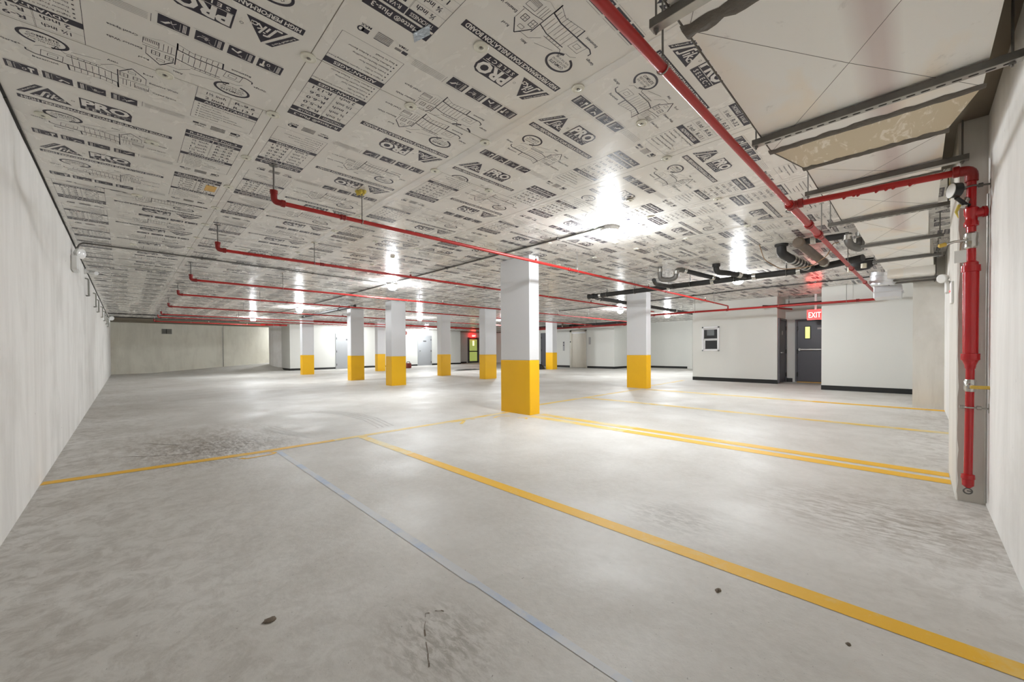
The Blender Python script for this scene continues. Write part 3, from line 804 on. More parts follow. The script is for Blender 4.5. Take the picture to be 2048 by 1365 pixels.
e = thing('elevator_entrance', 'stainless steel lift door in the white wall beyond the far right column', 'elevator', (18.2, 13.3, .13))
X = 18.2; f = MB().use(M['steel'])
for q in ((12.72, 12.80, .12, 2.24), (13.72, 13.84, .12, 2.24), (12.72, 13.84, 2.12, 2.24)): f.box(X - .05, X, *q, bev=.006)
f.build('frame', None, e)
MB().use(M['steel']).box(X - .012, X, 12.80, 13.72, .13, 2.12, bev=.002).build('door_panel', None, e)
MB().use(M['shiny']).box(X - .03, X - .012, 12.80, 13.72, 2.05, 2.12, bev=.003).build('header', None, e)
MB().use(M['zinc_dark']).box(X - .09, X, 12.78, 13.74, .115, .135, bev=.003).build('sill', None, e)
MB().use(M['black']).box(X - .056, X - .05, 13.75, 13.82, 1.55, 1.62).build('indicator', None, e)
c = thing('wall_switch_panel', 'lift call panel with two dark buttons left of the steel door', 'button panel', (X, 14.3, 1.25))
MB().use(M['plate']).box(X - .012, X, 14.24, 14.37, 1.08, 1.62, bev=.004).build('plate', None, c)
for z in (1.55, 1.40): MB().use(M['black']).lathe((X - .012, 14.305, z), (-1, 0, 0), [(0, .032), (.012, .032), (.014, .02)], 14).build('button', None, c)
c = thing('wall_sign', 'small grey notice on the wall right of the lift door', 'sign', (X, 12.5, 1.5))
MB().use(M['plate']).box(X - .008, X, 12.44, 12.58, 1.42, 1.82, bev=.003).build('plate', None, c)

# exit signs
def letters(name, txt, parent, o, du, h, m, depth=.004, width=None):
    """raised lettering: o is the lower left corner, du the unit direction the text runs in (horizontal)"""
    V, T = text2d(txt, 0.0, 2); b = MB().use(m); o = Vector(o); du = Vector(du); nrm = du.cross(Vector((0, 0, 1)))
    sx = h if width is None else width / V[:, 0].max()
    P = [o + du * (x * sx) + Vector((0, 0, y * h)) + nrm * depth for x, y in V]
    b.add(P, [tuple(t) for t in T]); return b.build(name, None, parent)
s = thing('exit_sign', 'lit red EXIT sign over the charcoal exit door', 'sign', (13.6, 1.95, 2.0))
MB().use(M['white']).box(13.60, 13.65, 1.76, 2.135, 1.885, 2.165, bev=.004).build('housing', None, s)
MB().use(M['exit_red']).box(13.594, 13.60, 1.765, 2.130, 1.89, 2.16).build('face', None, s)
letters('lettering', 'EXIT', s, (13.594, 2.10, 1.945), (0, -1, 0), .155, M['exit_letter'], width=.275)
MB().use(M['white']).box(13.61, 13.64, 1.92, 1.97, 2.16, ZC, bev=.003).build('stem', None, s)
s = thing('exit_sign', 'small lit orange red EXIT sign above the green glazed door', 'sign', (20.1, 25.0, 2.35))
MB().use(M['exit_red']).box(19.95, 20.35, 25.0, 25.05, 2.22, 2.46, bev=.004).build('face', None, s)
letters('lettering', 'EXIT', s, (19.98, 25.0, 2.27), (1, 0, 0), .14, M['exit_letter'], width=.34)
MB().use(M['white']).box(20.12, 20.18, 25.0, 25.04, 2.46, ZC - .012).build('stem', None, s)

# ------------------------------------------------------------------ columns
def column(label, x0, x1, y0, y1):
    zb = fz(x0, y0); r = thing('concrete_column', label, 'column', ((x0 + x1) / 2, (y0 + y1) / 2, zb), 'white and yellow concrete columns')
    MB().use(M['col']).box(x0, x1, y0, y1, zb + .876, ZC, bev=.008).build('shaft', None, r)
    MB().use(M['yellow']).box(x0 - .0015, x1 + .0015, y0 - .0015, y1 + .0015, zb - .01, zb + .877, bev=.008).build('painted_base', None, r)
    return r
column('nearest and largest white column with yellow base, standing where two yellow lines meet', 4.60, 4.83, 4.30, 4.98)
column('white column with yellow base nearest the office window wall, on a faded line', 9.74, 9.98, 4.93, 5.50)
column('white column with yellow base, third from the left, closest of the left group', 5.66, 6.13, 10.90, 11.28)
column('white column with yellow base, second from the left, left of the nearer one', 5.70, 6.18, 13.96, 14.27)
column('leftmost white column with yellow base, before the wall with the black baseboard', 5.65, 6.14, 19.15, 19.45)
column('white column with yellow base just left of the biggest column', 9.18, 9.72, 10.75, 11.08)
column('white column with yellow base standing right of the right-hand grey door', 9.20, 9.65, 13.50, 13.82)
column('white column with yellow base almost hidden behind its neighbours, left of a grey door', 9.20, 9.62, 19.20, 19.5)
column('small far white column with yellow base, a black bag lying at its foot', 15.80, 16.16, 13.15, 13.62)

# ------------------------------------------------------------------ lamps
def ceiling_light(x, y, label):
    r = thing('ceiling_light', label, 'ceiling light', (x, y, ZC), 'round ceiling lights')
    MB().use(M['white']).lathe((x, y, ZC), (0, 0, -1), [(0, .11), (.035, .115), (.05, .11)], 24).build('housing', None, r)
    MB().use(M['lens']).lathe((x, y, ZC - .05), (0, 0, -1), [(0, .098), (.04, .098), (.075, .085), (.10, .055), (.11, .01)], 16).build('lens', None, r)
    return r
for x, y, lb in ((4.33, 2.68, 'nearest round ceiling light, at the end of the grey conduit'), (4.27, 8.16, 'round ceiling light above the second and third columns from the left'),
                 (4.25, 14.65, 'round ceiling light above the leftmost column'), (4.0, 20.2, 'farthest left round ceiling light, before the ramp wall'),
                 (9.2, 2.62, 'round ceiling light under the long black drain pipe'), (13.0, 7.6, 'round ceiling light just left of the office window column'),
                 (16.3, 7.32, 'round ceiling light between the office window column and the office wall'), (9.41, 15.5, 'round ceiling light in front of the right-hand grey door'),
                 (13.3, 14.2, 'round ceiling light peeping past the left edge of the biggest column'),
                 (14.3, 22.7, 'round ceiling light glaring above the right-hand grey door'), (9.35, 22.5, 'round ceiling light by the left grey door, hidden behind a column'), (7.4, 26.75, 'round ceiling light up the ramp, around the rounded wall end')):
    ceiling_light(x, y, lb)

# ------------------------------------------------------------------ sprinkler pipes
def hanger(x, y, zp, r, parent, axis='x'):
    b = MB().use(M['rod']).tube([(x, y, zp + r + .012), (x, y, ZC)], .0048, 6)
    b.use(M['zinc']).torus((x, y, zp), (1, 0, 0) if axis == 'x' else (0, 1, 0), r + .004, .0035, n=16, m=6)
    b.lathe((x, y, zp + r + .004), (0, 0, 1), [(0, .008), (.02, .008), (.024, .004)], 8)
    b.lathe((x, y, ZC), (0, 0, -1), [(0, .022), (.004, .022), (.006, .008)], 12)
    return b.build('hanger', None, parent)
def coupling(x, y, z, r, parent, axis='x', L=.05, m='red_fit'):
    A = (1, 0, 0) if axis == 'x' else (0, 1, 0); p = (x - L / 2, y, z) if axis == 'x' else (x, y - L / 2, z)
    return MB().use(M[m]).lathe(p, A, [(0, r * 1.1), (.006, r * 1.38), (L * .25, r * 1.38), (L * .3, r * 1.22), (L * .7, r * 1.22), (L * .75, r * 1.38), (L - .006, r * 1.38), (L, r * 1.1)], 16).build('coupling', None, parent)
def head(x, y, z, r, parent):
    b = MB().use(M['red_fit']).lathe((x, y, z + r * .6), (0, 0, 1), [(0, .016), (.026, .016), (.03, .011)], 10)
    b.use(M['clamp']).lathe((x, y, z + r * .6 + .03), (0, 0, 1), [(0, .007), (.03, .006), (.034, .018), (.037, .018)], 10)
    return b.build('sprinkler_head', None, parent)
br = [  # y, z, x start, x end, hangers, couplings, heads, label
    (3.70, 2.300, .90, 12.08, (1.63, 5.05, 8.3, 11.0), (1.45, 4.85, 8.15), (4.10, 7.4, 10.4), 'nearest red sprinkler branch pipe, running past the biggest column'),
    (5.87, 2.300, .82, 12.08, (1.9, 6.9, 10.4), (2.0, 5.0), (3.4, 8.6), 'second red branch pipe from the camera, passing behind the biggest column'),
    (8.58, 2.300, .82, 16.7, (2.2, 5.2, 9.6, 12.4), (4.9, 8.0), (5.9, 10.6), 'third red branch pipe from the camera, crossing in front of the column group'),
    (11.36, 2.355, .86, 16.7, (2.4, 6.6, 11.2), (3.0, 8.5), (4.6, 10.2), 'fourth red branch pipe from the camera'),
    (14.40, 2.355, .88, 16.7, (2.6, 7.2, 12.0), (4.0, 9.9), (5.6, 11.0), 'fifth red branch pipe from the camera'),
    (17.45, 2.355, .88, 14.0, (3.0, 8.0), (4.4,), (5.6, 9.5), 'sixth red branch pipe from the camera'),
    (18.96, 2.355, .87, 12.0, (3.2, 8.6), (4.8,), (6.5,), 'seventh red branch pipe, last but one before the far wall'),
    (21.40, 2.355, .86, 4.7, (2.0, 4.0), (3.0,), (2.6,), 'shortest and farthest red branch pipe, close to the far left wall')]
for y, z, xs, xe, hs, cs, hd, lb in br:
    r = thing('sprinkler_branch_pipe', lb, 'sprinkler pipe', (xs, y, z), 'red sprinkler branch pipes'); R = .0185
    MB().use(M['red']).tube([(xs, y, z), (xe, y, z)], R, 12).build('pipe', None, r)
    b = MB().use(M['red_fit']).tube([(xs + .055, y, z), (xs - .01, y, z), (xs - .01, y, z + .075)], R * 1.35, 12, fillet=.035)
    b.lathe((xs + .04, y, z), (1, 0, 0), [(0, R * 1.4), (.004, R * 1.6), (.03, R * 1.6), (.034, R * 1.2)], 12)
    b.lathe((xs - .01, y, z + .06), (0, 0, 1), [(0, R * 1.4), (.004, R * 1.6), (.03, R * 1.6), (.034, R * .9)], 12); b.build('elbow', None, r)
    b = MB().use(M['rod']).tube([(xs - .01, y, z + .09), (xs - .01, y, ZC)], .007, 8).lathe((xs - .01, y, ZC), (0, 0, -1), [(0, .035), (.004, .033), (.006, .01)], 14); b.build('drop_rod', None, r)
    for x in hs: hanger(x, y, z, R, r)
    for x in cs: coupling(x, y, z, R, r)
    for x in hd: head(x, y, z, R, r)

r = thing('sprinkler_main_pipe', 'thick red sprinkler main running along the ceiling duct from the top of the view', 'sprinkler pipe', (.4, .745, 2.235)); z = 2.235
def my(x): return .750 - .009 * (min(x, 3.92) - 1.16) - .0165 * max(0, x - 3.92)
MB().use(M['red']).tube([(.35, my(.35), z), (3.85, my(3.85), z)], .0195, 16).build('pipe', None, r)
MB().use(M['red']).tube([(3.85, my(3.85), z), (5.05, my(5.05), z)], .027, 16).build('pipe', None, r)
MB().use(M['red']).tube([(5.05, my(5.05), z), (12.1, my(12.1), z)], .0225, 16).build('pipe', None, r)
for x, rr in ((3.90, .027), (4.62, .028), (5.08, .028), (7.6, .023), (9.3, .023)): coupling(x, my(x), z, rr, r, L=.07 if rr > .025 else .06)
for x in (1.62, 5.25, 7.2): hanger(x, my(x), z, .0205 if x < 3.8 else .024, r)
MB().use(M['red_fit']).lathe((3.90, my(3.9), z), (0, -1, 0), [(0, .03), (.05, .03), (.054, .036), (.085, .036), (.089, .024)], 16).build('tee', None, r)

r = thing('sprinkler_cross_main', 'red pipe crossing in front of the office wall and the exit alcove', 'sprinkler pipe', (12.1, .7, 2.19))
MB().use(M['red']).tube([(12.1, .62, 2.185), (12.1, 6.0, 2.20)], .028, 14).build('pipe', None, r)
for y in (.95, 3.72, 5.86): coupling(12.1, y, 2.19, .028, r, 'y', .06)
for y in (1.15, 2.5, 4.6): hanger(12.1, y, 2.19, .028, r, 'y')
MB().use(M['red_fit']).tube([(12.1, 2.55, 2.19), (12.35, 2.55, 2.16), (12.6, 2.3, 2.13)], .022, 10, fillet=.06).build('branch_stub', None, r)
MB().use(M['red']).tube([(12.1, 3.70, 2.20), (12.1, 3.70, 2.30)], .02, 10).build('riser_nipple', None, r)

# riser with drain assembly by the near pier
rx, ry = 3.935, -.246
r = thing('sprinkler_riser', 'red riser with fat test drain section against the chipped pier on the right', 'sprinkler riser', (rx, ry, .15))
def sy(z): return ry + .004 * (1.0 - z) * 2
b = MB().use(M['red']).tube([(3.90, my(3.9) - .08, 2.235), (rx, ry + .06, 2.215)], .022, 14)
for t in (.30, .37, .40, .52, .60, .63, .74):
    y = (my(3.9) - .08) * (1 - t) + (ry + .06) * t + random.uniform(-.01, .01); zz = 2.235 - .02 * t - .021
    b.lathe((3.912, y, zz), (0, .4, -1), [(-.004, .012), (.004, .011), (.008 + random.random() * .008, .004)], 8)
b.build('cross_pipe', None, r)
b = MB().use(M['red_fit']).tube([(rx - .01, ry + .075, 2.217), (rx, ry, 2.212), (rx, ry, 2.14)], .031, 14, fillet=.045)
b.lathe((rx - .01, ry + .085, 2.218), (0, -1, 0), [(0, .03), (.004, .036), (.03, .036), (.034, .03)], 14); b.build('elbow', None, r)
MB().use(M['red_bright']).tube([(rx, ry, 2.16), (rx, ry, 1.90)], .0225, 16).build('upper_pipe', None, r)
MB().use(M['red_bright']).tube([(rx, ry, 1.93), (rx, ry, 1.62)], .0225, 16).build('valve_pipe', None, r)
b = MB().use(M['red_bright']).lathe((rx, ry, 1.975), (0, 0, -1), [(0, .024), (.012, .034), (.05, .034), (.062, .028), (.09, .028), (.10, .034), (.125, .034), (.13, .024)], 18)
b.lathe((rx, ry - .01, 1.93), (.2, -1, .1), [(0, .03), (.035, .03), (.04, .036), (.055, .034), (.06, .018)], 14); b.build('check_valve', None, r)
b = MB().use(M['red_bright']).lathe((rx, ry, 1.625), (0, 0, -1), [(0, .024), (.012, .034), (.028, .034), (.030, .0435), (.070, .0435), (.072, .0375), (.34, .0365), (.60, .0355), (.602, .0435), (.642, .0435), (.648, .037), (.675, .027), (.70, .0235)], 32)
b.build('expansion_body', None, r)
MB().use(M['red_bright']).tube([(rx, ry, .93), (rx, sy(.15), .16)], .0205, 16).build('lower_pipe', None, r)
b = MB().use(M['red_bright']).lathe((rx, sy(.2), .235), (0, 0, -1), [(0, .022), (.004, .031), (.03, .033), (.034, .029), (.075, .027), (.09, .012)], 18); b.build('end_cap', None, r)
b = MB().use(M['zinc_dark']).torus((rx, sy(.12), .122), (1, 0, .15), .019, .0045, n=14, m=6).box(rx - .006, rx + .006, sy(.13) - .02, sy(.13) + .004, .12, .126); b.build('drain_hook', None, r)
# gauge
GA = (-.42, .9, .06)
g = MB().use(M['black']).lathe((rx - .10, ry + .075, 2.075), GA, [(-.028, .034), (-.02, .046), (.012, .046), (.018, .049), (.020, .046)], 22)
g.use(M['black']).tube([(rx - .09, ry + .07, 2.03), (rx - .045, ry + .03, 1.99), (rx - .01, ry + .01, 1.985)], .012, 10); go = g.build('pressure_gauge', None, r)
MB().use(M['white']).lathe((rx - .10, ry + .075, 2.075), GA, [(.0205, .045), (.0235, .044)], 22).build('dial', None, go)
b = MB().use(M['clamp']).lathe((rx - .03, ry + .03, 2.005), (-.3, .3, -1), [(-.03, .014), (-.02, .02), (.03, .02), (.035, .012)], 10)
b.use(M['foam']).tube([(rx - .06, ry + .055, 1.985), (rx - .08, ry + .07, 1.94), (rx - .075, ry + .06, 1.90)], [.01, .008, .002], 6); b.build('gauge_valve', None, r)
b = MB().use(M['clamp']).lathe((rx, ry, 1.80), (0, 0, -1), [(-.01, .024), (0, .033), (.03, .033), (.035, .03), (.055, .03), (.06, .033), (.085, .033), (.095, .024)], 14)
b.tube([(rx - .02, ry + .02, 1.76), (rx - .05, ry + .075, 1.755), (rx - .06, ry + .12, 1.74)], .008, 8); vo = b.build('ball_valve', None, r)
MB().use(M['yellow_grip']).lathe((rx - .06, ry + .11, 1.745), (-.15, 1, -.25), [(0, .008), (.004, .013), (.035, .013), (.04, .006)], 8).build('handle', None, vo)
b = MB().use(M['clamp']).lathe((rx, ry, .845), (0, 0, -1), [(-.01, .022), (0, .028), (.06, .028), (.07, .022)], 14).lathe((rx, ry, .812), (-1, .2, 0), [(0, .018), (.035, .018), (.045, .01)], 10); vo = b.build('ball_valve', None, r)
MB().use(M['yellow_grip']).box(rx - .05, rx - .038, ry - .095, ry + .005, .796, .818, bev=.005).build('handle', None, vo)
b = MB().use(M['white']).box(rx - .044, rx - .042, ry + .022, ry + .075, 1.615, 1.695); b.build('tag', None, r)
MB().use(M['wire']).tube([(rx - .043, ry + .05, 1.695), (rx - .03, ry + .045, 1.74), (rx - .02, ry + .03, 1.76)], .0018, 5).build('tag_wire', None, r)
for z, m in ((2.105, 'rod'), (.672, 'zinc')):
    b = MB().use(M[m]).torus((rx, ry, z), (0, 0, 1), .025, .005, n=16, m=6).tube([(rx, ry - .025, z), (rx + .0, -.326, z - .004)], .006, 8)
    b.lathe((rx, ry - .028, z), (0, -1, 0), [(0, .014), (.02, .014), (.022, .01)], 6); b.box(rx - .02, rx + .02, -.328, -.324, z - .03, z + .03)
    b.lathe((rx, ry + .024, z), (0, 1, 0), [(0, .012), (.022, .012), (.024, .006)], 8); b.build('wall_clamp', None, r)

# far feed pipes
r = thing('feed_pipe', 'thick dark red feed pipe along the top of the back wall columns', 'sprinkler pipe', (6.2, 19.75, 2.53))
MB().use(M['red_fit']).tube([(6.2, 19.72, 2.525), (17.0, 19.72, 2.525)], .055, 14).build('pipe', None, r)
for x in (7.2, 11.4, 14.5): coupling(x, 19.72, 2.525, .05, r, L=.09); hanger(x + .3, 19.72, 2.525, .055, r)
r = thing('feed_pipe', 'dark red feed pipe rising over the lift door', 'sprinkler pipe', (16.8, 8.6, 2.3))
MB().use(M['red_fit']).tube([(16.75, 8.4, 2.30), (16.85, 15.2, 2.30)], .05, 14).build('pipe', None, r)
for y in (9.6, 12.2): coupling(16.8, y, 2.30, .05, r, 'y', .1); hanger(16.8, y + .4, 2.30, .05, r, 'y')
r = thing('feed_pipe', 'short stubby red pipe run by the far ramp corner', 'sprinkler pipe', (5.3, 22.4, 2.45))
MB().use(M['red']).tube([(4.75, 22.4, 2.45), (5.9, 22.4, 2.45)], .04, 12).build('pipe', None, r); coupling(5.0, 22.4, 2.45, .04, r, L=.1); coupling(5.6, 22.4, 2.45, .04, r, L=.1)
hanger(5.3, 22.4, 2.45, .04, r)

# ------------------------------------------------------------------ drains
def clevis(x, y, z, r, parent, axis='y'):
    b = MB().use(M['zinc_dark']).torus((x, y, z), (0, 1, 0) if axis == 'y' else (1, 0, 0), r + .006, .006, n=18, m=6)
    b.torus((x, y, z + r + .045), (0, 1, 0) if axis == 'y' else (1, 0, 0), .032, .006, n=14, m=6).tube([(x, y, z + r + .07), (x, y, ZC)], .005, 6)
    return b.build('hanger', None, parent)
def band(p, axis, r, parent, L=.06):
    return MB().use(M['clamp']).lathe(p, axis, [(0, r * 1.04), (.003, r * 1.16), (L * .3, r * 1.16), (L * .34, r * 1.1), (L * .66, r * 1.1), (L * .7, r * 1.16), (L, r * 1.16), (L + .003, r * 1.04)], 16).build('band_clamp', None, parent)
dx, dz = 8.05, 2.372
r = thing('drain_pipe', 'long black drain pipe running from behind the duct towards the office window column', 'drain pipe', (dx, 3, dz))
MB().use(M['iron']).tube([(dx - .35, .55, dz + .02), (dx, 1.2, dz), (dx, 5.42, dz)], .052, 16, fillet=.2).build('pipe', None, r)
MB().use(M['iron']).lathe((dx, 5.40, dz), (0, 1, 0), [(0, .055), (.004, .064), (.05, .064), (.06, .05), (.13, .05), (.134, .062), (.17, .062), (.174, .03)], 16).build('cleanout', None, r)
for y in (1.55, 2.35, 3.15, 4.35, 5.05): clevis(dx, y, dz, .052, r)
for y in (1.35, 2.0, 2.7, 3.55, 5.2): band((dx, y, dz), (0, 1, 0), .052, r)
r = thing('drain_pipe', 'black drain branch passing behind the office window column towards the far rooms', 'drain pipe', (10, 5.56, dz))
MB().use(M['iron']).tube([(dx, 5.2, dz), (dx + .25, 5.56, dz), (15.2, 5.60, dz)], .048, 14, fillet=.15).build('pipe', None, r)
for x in (8.6, 9.4, 11.2, 12.4, 13.6): clevis(x, 5.57, dz, .048, r, 'x')
band((8.45, 5.57, dz), (1, 0, 0), .048, r); band((13.0, 5.58, dz), (1, 0, 0), .048, r)
r = thing('drain_pipe', 'thick black drain pipe above the two leftmost columns', 'drain pipe', (4.95, 14, 2.45))
MB().use(M['iron']).tube([(4.95, 11.8, 2.45), (4.95, 16.7, 2.45)], .045, 14).build('pipe', None, r)
for y in (12.0, 16.3): band((4.95, y, 2.45), (0, 1, 0), .045, r)
for y in (13.0, 15.2): clevis(4.95, y, 2.45, .045, r)
b = MB().use(M['clamp'])
for a in range(6): b.torus((4.95 + .04 * math.cos(a), 16.74 + .03 * a - .08, 2.455), (0, 1, .3), .05, .012, n=12, m=6)
b.build('coupling', None, r)
r = thing('drain_pipe', 'black pipe above the exit alcove, just over the red cross main', 'drain pipe', (13.3, 2.4, 2.40))
MB().use(M['iron']).tube([(13.0, 3.05, 2.30), (13.3, 2.95, 2.31), (13.3, 1.66, 2.33)], .035, 12, fillet=.08).build('pipe', None, r); clevis(13.3, 2.5, 2.318, .035, r)
r = thing('drain_pipe', 'black pipe beside the dark red feed pipe over the lift door', 'drain pipe', (17.3, 12, 2.44))
MB().use(M['iron']).tube([(17.3, 8.8, 2.44), (17.3, 15.8, 2.44)], .07, 12).build('pipe', None, r)
for y in (9.6, 11.5, 13.0): clevis(17.3, y, 2.44, .07, r)
for y in (12.1, 13.6, 14.0): band((17.3, y, 2.44), (0, 1, 0), .07, r, .08)
MB().use(M['rust']).tube([(16.95, 13.4, ZC - .001), (16.95, 13.4, 2.46), (17.28, 13.2, 2.44)], .05, 12, fillet=.08).build('branch', None, r)
# traps
r = thing('drain_trap', 'grey clamped trap hanging over the black drain behind the nearest red branch', 'drain trap', (7.0, 3.2, 2.45))
MB().use(M['zinc_dark']).tube([(7.05, 3.30, ZC), (7.05, 3.30, 2.36), (7.05, 3.12, 2.33), (7.05, 3.0, 2.36), (7.05, 3.0, 2.50), (7.2, 2.95, 2.50)], .042, 14, fillet=.07).build('bend', None, r)
MB().use(M['iron']).tube([(7.2, 2.94, 2.50), (8.02, 2.62, 2.40)], .040, 14).build('pipe', None, r)
band((7.05, 3.30, 2.50), (0, 0, 1), .042, r); band((7.05, 3.0, 2.42), (0, 0, 1), .042, r); band((7.2, 2.94, 2.5), (.93, -.36, -.1), .042, r); band((7.85, 2.69, 2.42), (.93, -.36, -.1), .042, r)
MB().use(M['iron']).tube([(7.05, 3.42, 2.37), (7.3, 3.5, 2.33), (8.02, 3.5, 2.36)], .038, 12, fillet=.1).build('outlet', None, r)
r = thing('drain_elbow', 'black drain elbow dropping from the ceiling beside a ceiling light', 'drain pipe', (7.6, 2.42, 2.5))
MB().use(M['iron']).tube([(7.55, 2.50, ZC), (7.55, 2.50, 2.45), (7.75, 2.30, 2.42), (8.0, 2.15, 2.38)], .048, 14, fillet=.1).build('elbow', None, r)
MB().use(M['iron']).lathe((7.55, 2.50, ZC), (0, 0, -1), [(0, .065), (.05, .065), (.055, .05)], 16).build('collar', None, r)
band((7.83, 2.24, 2.41), (.85, -.5, -.15), .048, r, .07)
r = thing('flexible_drain', 'black corrugated drain bend wrapped in steel bands left of the brown pipe', 'drain pipe', (7.0, 1.3, 2.45))
MB().use(M['iron']).tube([(6.85, 1.38, ZC), (6.85, 1.38, 2.46), (7.2, 1.30, 2.40), (7.9, 1.20, 2.37)], .062, 16, fillet=.12).build('bend', None, r)
for k in range(6): band((7.12 + .11 * k, 1.317 - .018 * k, 2.412 - .007 * k), (.98, -.15, -.07), .062, r, .035)
MB().use(M['iron']).lathe((6.85, 1.38, ZC), (0, 0, -1), [(0, .085), (.03, .085), (.035, .07)], 16).build('collar', None, r)
r = thing('drain_branch', 'thick brown drain pipe slanting down beside the red main', 'drain pipe', (6.6, 1.0, 2.45))
MB().use(M['rust']).tube([(6.50, 1.10, 2.485), (7.85, 1.00, 2.40)], .056, 16).build('pipe', None, r)
MB().use(M['rust']).lathe((6.42, 1.105, 2.49), (1, -.07, -.06), [(0, .05), (.01, .07), (.10, .07), (.11, .056)], 16).build('hub', None, r)
MB().use(M['iron']).tube([(6.5, 1.06, 2.50), (6.55, .60, 2.50)], .040, 14).build('side_pipe', None, r)
band((6.51, .99, 2.50), (.05, -1, 0), .044, r); band((7.72, 1.01, 2.41), (1, -.07, -.06), .056, r)
r = thing('drain_trap', 'dull silver U shaped trap hanging beside the duct', 'drain trap', (6.6, .62, 2.4))
MB().use(M['zinc_dark']).tube([(6.55, .62, 2.52), (6.55, .60, 2.38), (6.72, .53, 2.35), (6.9, .52, 2.38), (6.9, .52, 2.54)], .044, 14, fillet=.08).build('bend', None, r)
MB().use(M['clamp']).lathe((6.9, .52, ZC - .002), (0, 0, -1), [(0, .05), (.07, .05), (.075, .045)], 16).build('collar', None, r)
band((6.55, .62, 2.44), (0, 0, 1), .044, r)
r = thing('ceiling_penetration', 'dark ceiling opening with a black basin and pale pipe beside the duct end', 'pipe opening', (9.3, .7, 2.55))
MB().use(M['iron']).lathe((9.3, .70, ZC - .001), (0, 0, -1), [(0, .19), (.03, .19), (.09, .17), (.13, .11), (.145, .02)], 24).build('basin', None, r)
MB().use(M['flush']).tube([(9.12, .64, ZC - .06), (9.12, .64, 2.46)], .04, 14).build('pipe', None, r)
MB().use(M['flush']).tube([(9.0, .82, 2.5), (9.0, .82, 2.40)], .025, 12).build('pipe', None, r)
r = tag(MB().use(M['wire']).tube([(6.6, 1.6, ZC - .01), (6.95, 1.62, 2.42), (7.35, 1.48, 2.31), (7.3, 1.1, 2.29), (6.95, .86, 2.36), (6.9, .80, 2.5), (7.3, .78, ZC - .01)], .006, 6, fillet=.12).build('loose_cable', None, None, (6.6, 1.6, ZC - .01)), 'tan cable looping loosely under the brown drain pipe', 'cable')

# ------------------------------------------------------------------ conduits
def conduit(label, pts, rr=.010, m='zinc', clips=()):
    r = thing('electrical_conduit', label, 'conduit', pts[0]); MB().use(M[m]).tube(pts, rr, 10, fillet=.05).build('tube', None, r)
    for (x, y, ax) in clips:
        z = ZC - .002; b = MB().use(M['zinc_dark'])
        b.box(x - (.012 if ax == 'y' else .03), x + (.012 if ax == 'y' else .03), y - (.03 if ax == 'y' else .012), y + (.03 if ax == 'y' else .012), z - 2 * rr - .006, z); b.build('strap', None, r)
    return r
zc = ZC - .016
conduit('grey conduit running away along the lights from the nearest one', [(4.22, 2.68, zc), (4.20, 8.0, zc), (4.24, 14.5, zc), (4.1, 20.1, zc)], .012, 'zinc_dark', [(4.215, 3.4, 'x'), (4.21, 6.0, 'x'), (4.22, 11, 'x')])
conduit('grey conduit bending out of the left wall lamp across the ceiling', [(-.46, 8.0, 2.47), (-.42, 8.0, zc), (.3, 8.0, zc), (4.16, 8.2, zc)], .011, 'zinc_dark', [(.9, 8.03, 'y'), (2.6, 8.12, 'y')])
conduit('thin pale cable crossing the ceiling behind the left wall lamp', [(-.48, 9.4, ZC - .037), (.2, 9.55, ZC - .037), (9.0, 9.9, ZC - .037)], .006, 'zinc')
conduit('dark conduit crossing the ceiling in front of the exit alcove', [(11.2, .3, zc), (11.15, 3.0, zc), (11.6, 6.2, zc), (11.8, 9.5, zc)], .012, 'iron', [(11.17, 1.6, 'x'), (11.3, 4.1, 'x')])
conduit('dark conduit across the far end of the boards, nearer of the pair', [(-.45, 21.2, zc), (4.0, 21.1, zc)], .016, 'iron')
conduit('dark conduit across the far end of the boards, farther of the pair', [(-.45, 23.15, zc), (4.0, 23.1, zc)], .016, 'iron')
conduit('grey vertical conduit on the far wall joint', [(3.9, 27.18, .3), (3.9, 27.18, 2.5)], .012, 'zinc')
conduit('thin vertical conduit in the corner where the near pier meets the right wall', [(3.99, -.318, .05), (3.99, -.318, 1.55), (3.972, -.318, 1.62), (3.972, -.318, 2.05)], .005, 'zinc')
conduit('thin vertical conduit on the pale far right wall', [(20.43, 7.8, .2), (20.43, 7.8, 2.5)], .014, 'zinc')

# ------------------------------------------------------------------ duct and hangers
zd = 2.36
D = thing('air_duct', 'long white sheet metal duct narrowing in steps along the right wall', 'duct', (3, .2, zd))
def panel(name, x0, x1, l0, r0, l1, r1, m, z=zd, drop=.007, cross=True, top=ZC - .015):
    """a duct length: left/right edges at each end, its underside pressed into a shallow cross"""
    b = MB().use(M[m]); c = ((x0 + x1) / 2, (l0 + r0 + l1 + r1) / 4, z - drop)
    p = [(x0, l0, z), (x1, l1, z), (x1, r1, z), (x0, r0, z)]; q = [(a, bb, top) for a, bb, _ in p]
    b.add(p + [c] + q, [(0, 1, 4), (1, 2, 4), (2, 3, 4), (3, 0, 4), (0, 5, 6, 1), (1, 6, 7, 2), (2, 7, 8, 3), (3, 8, 5, 0), (5, 8, 7, 6)])
    if cross:
        b.use(M['crease'])
        for a in p: b.tube([(a[0] * .97 + c[0] * .03, a[1] * .97 + c[1] * .03, z - drop * .03 + .0005), (c[0], c[1], c[2] + .0005)], .0016, 5)
    return b.build(name, None, D)
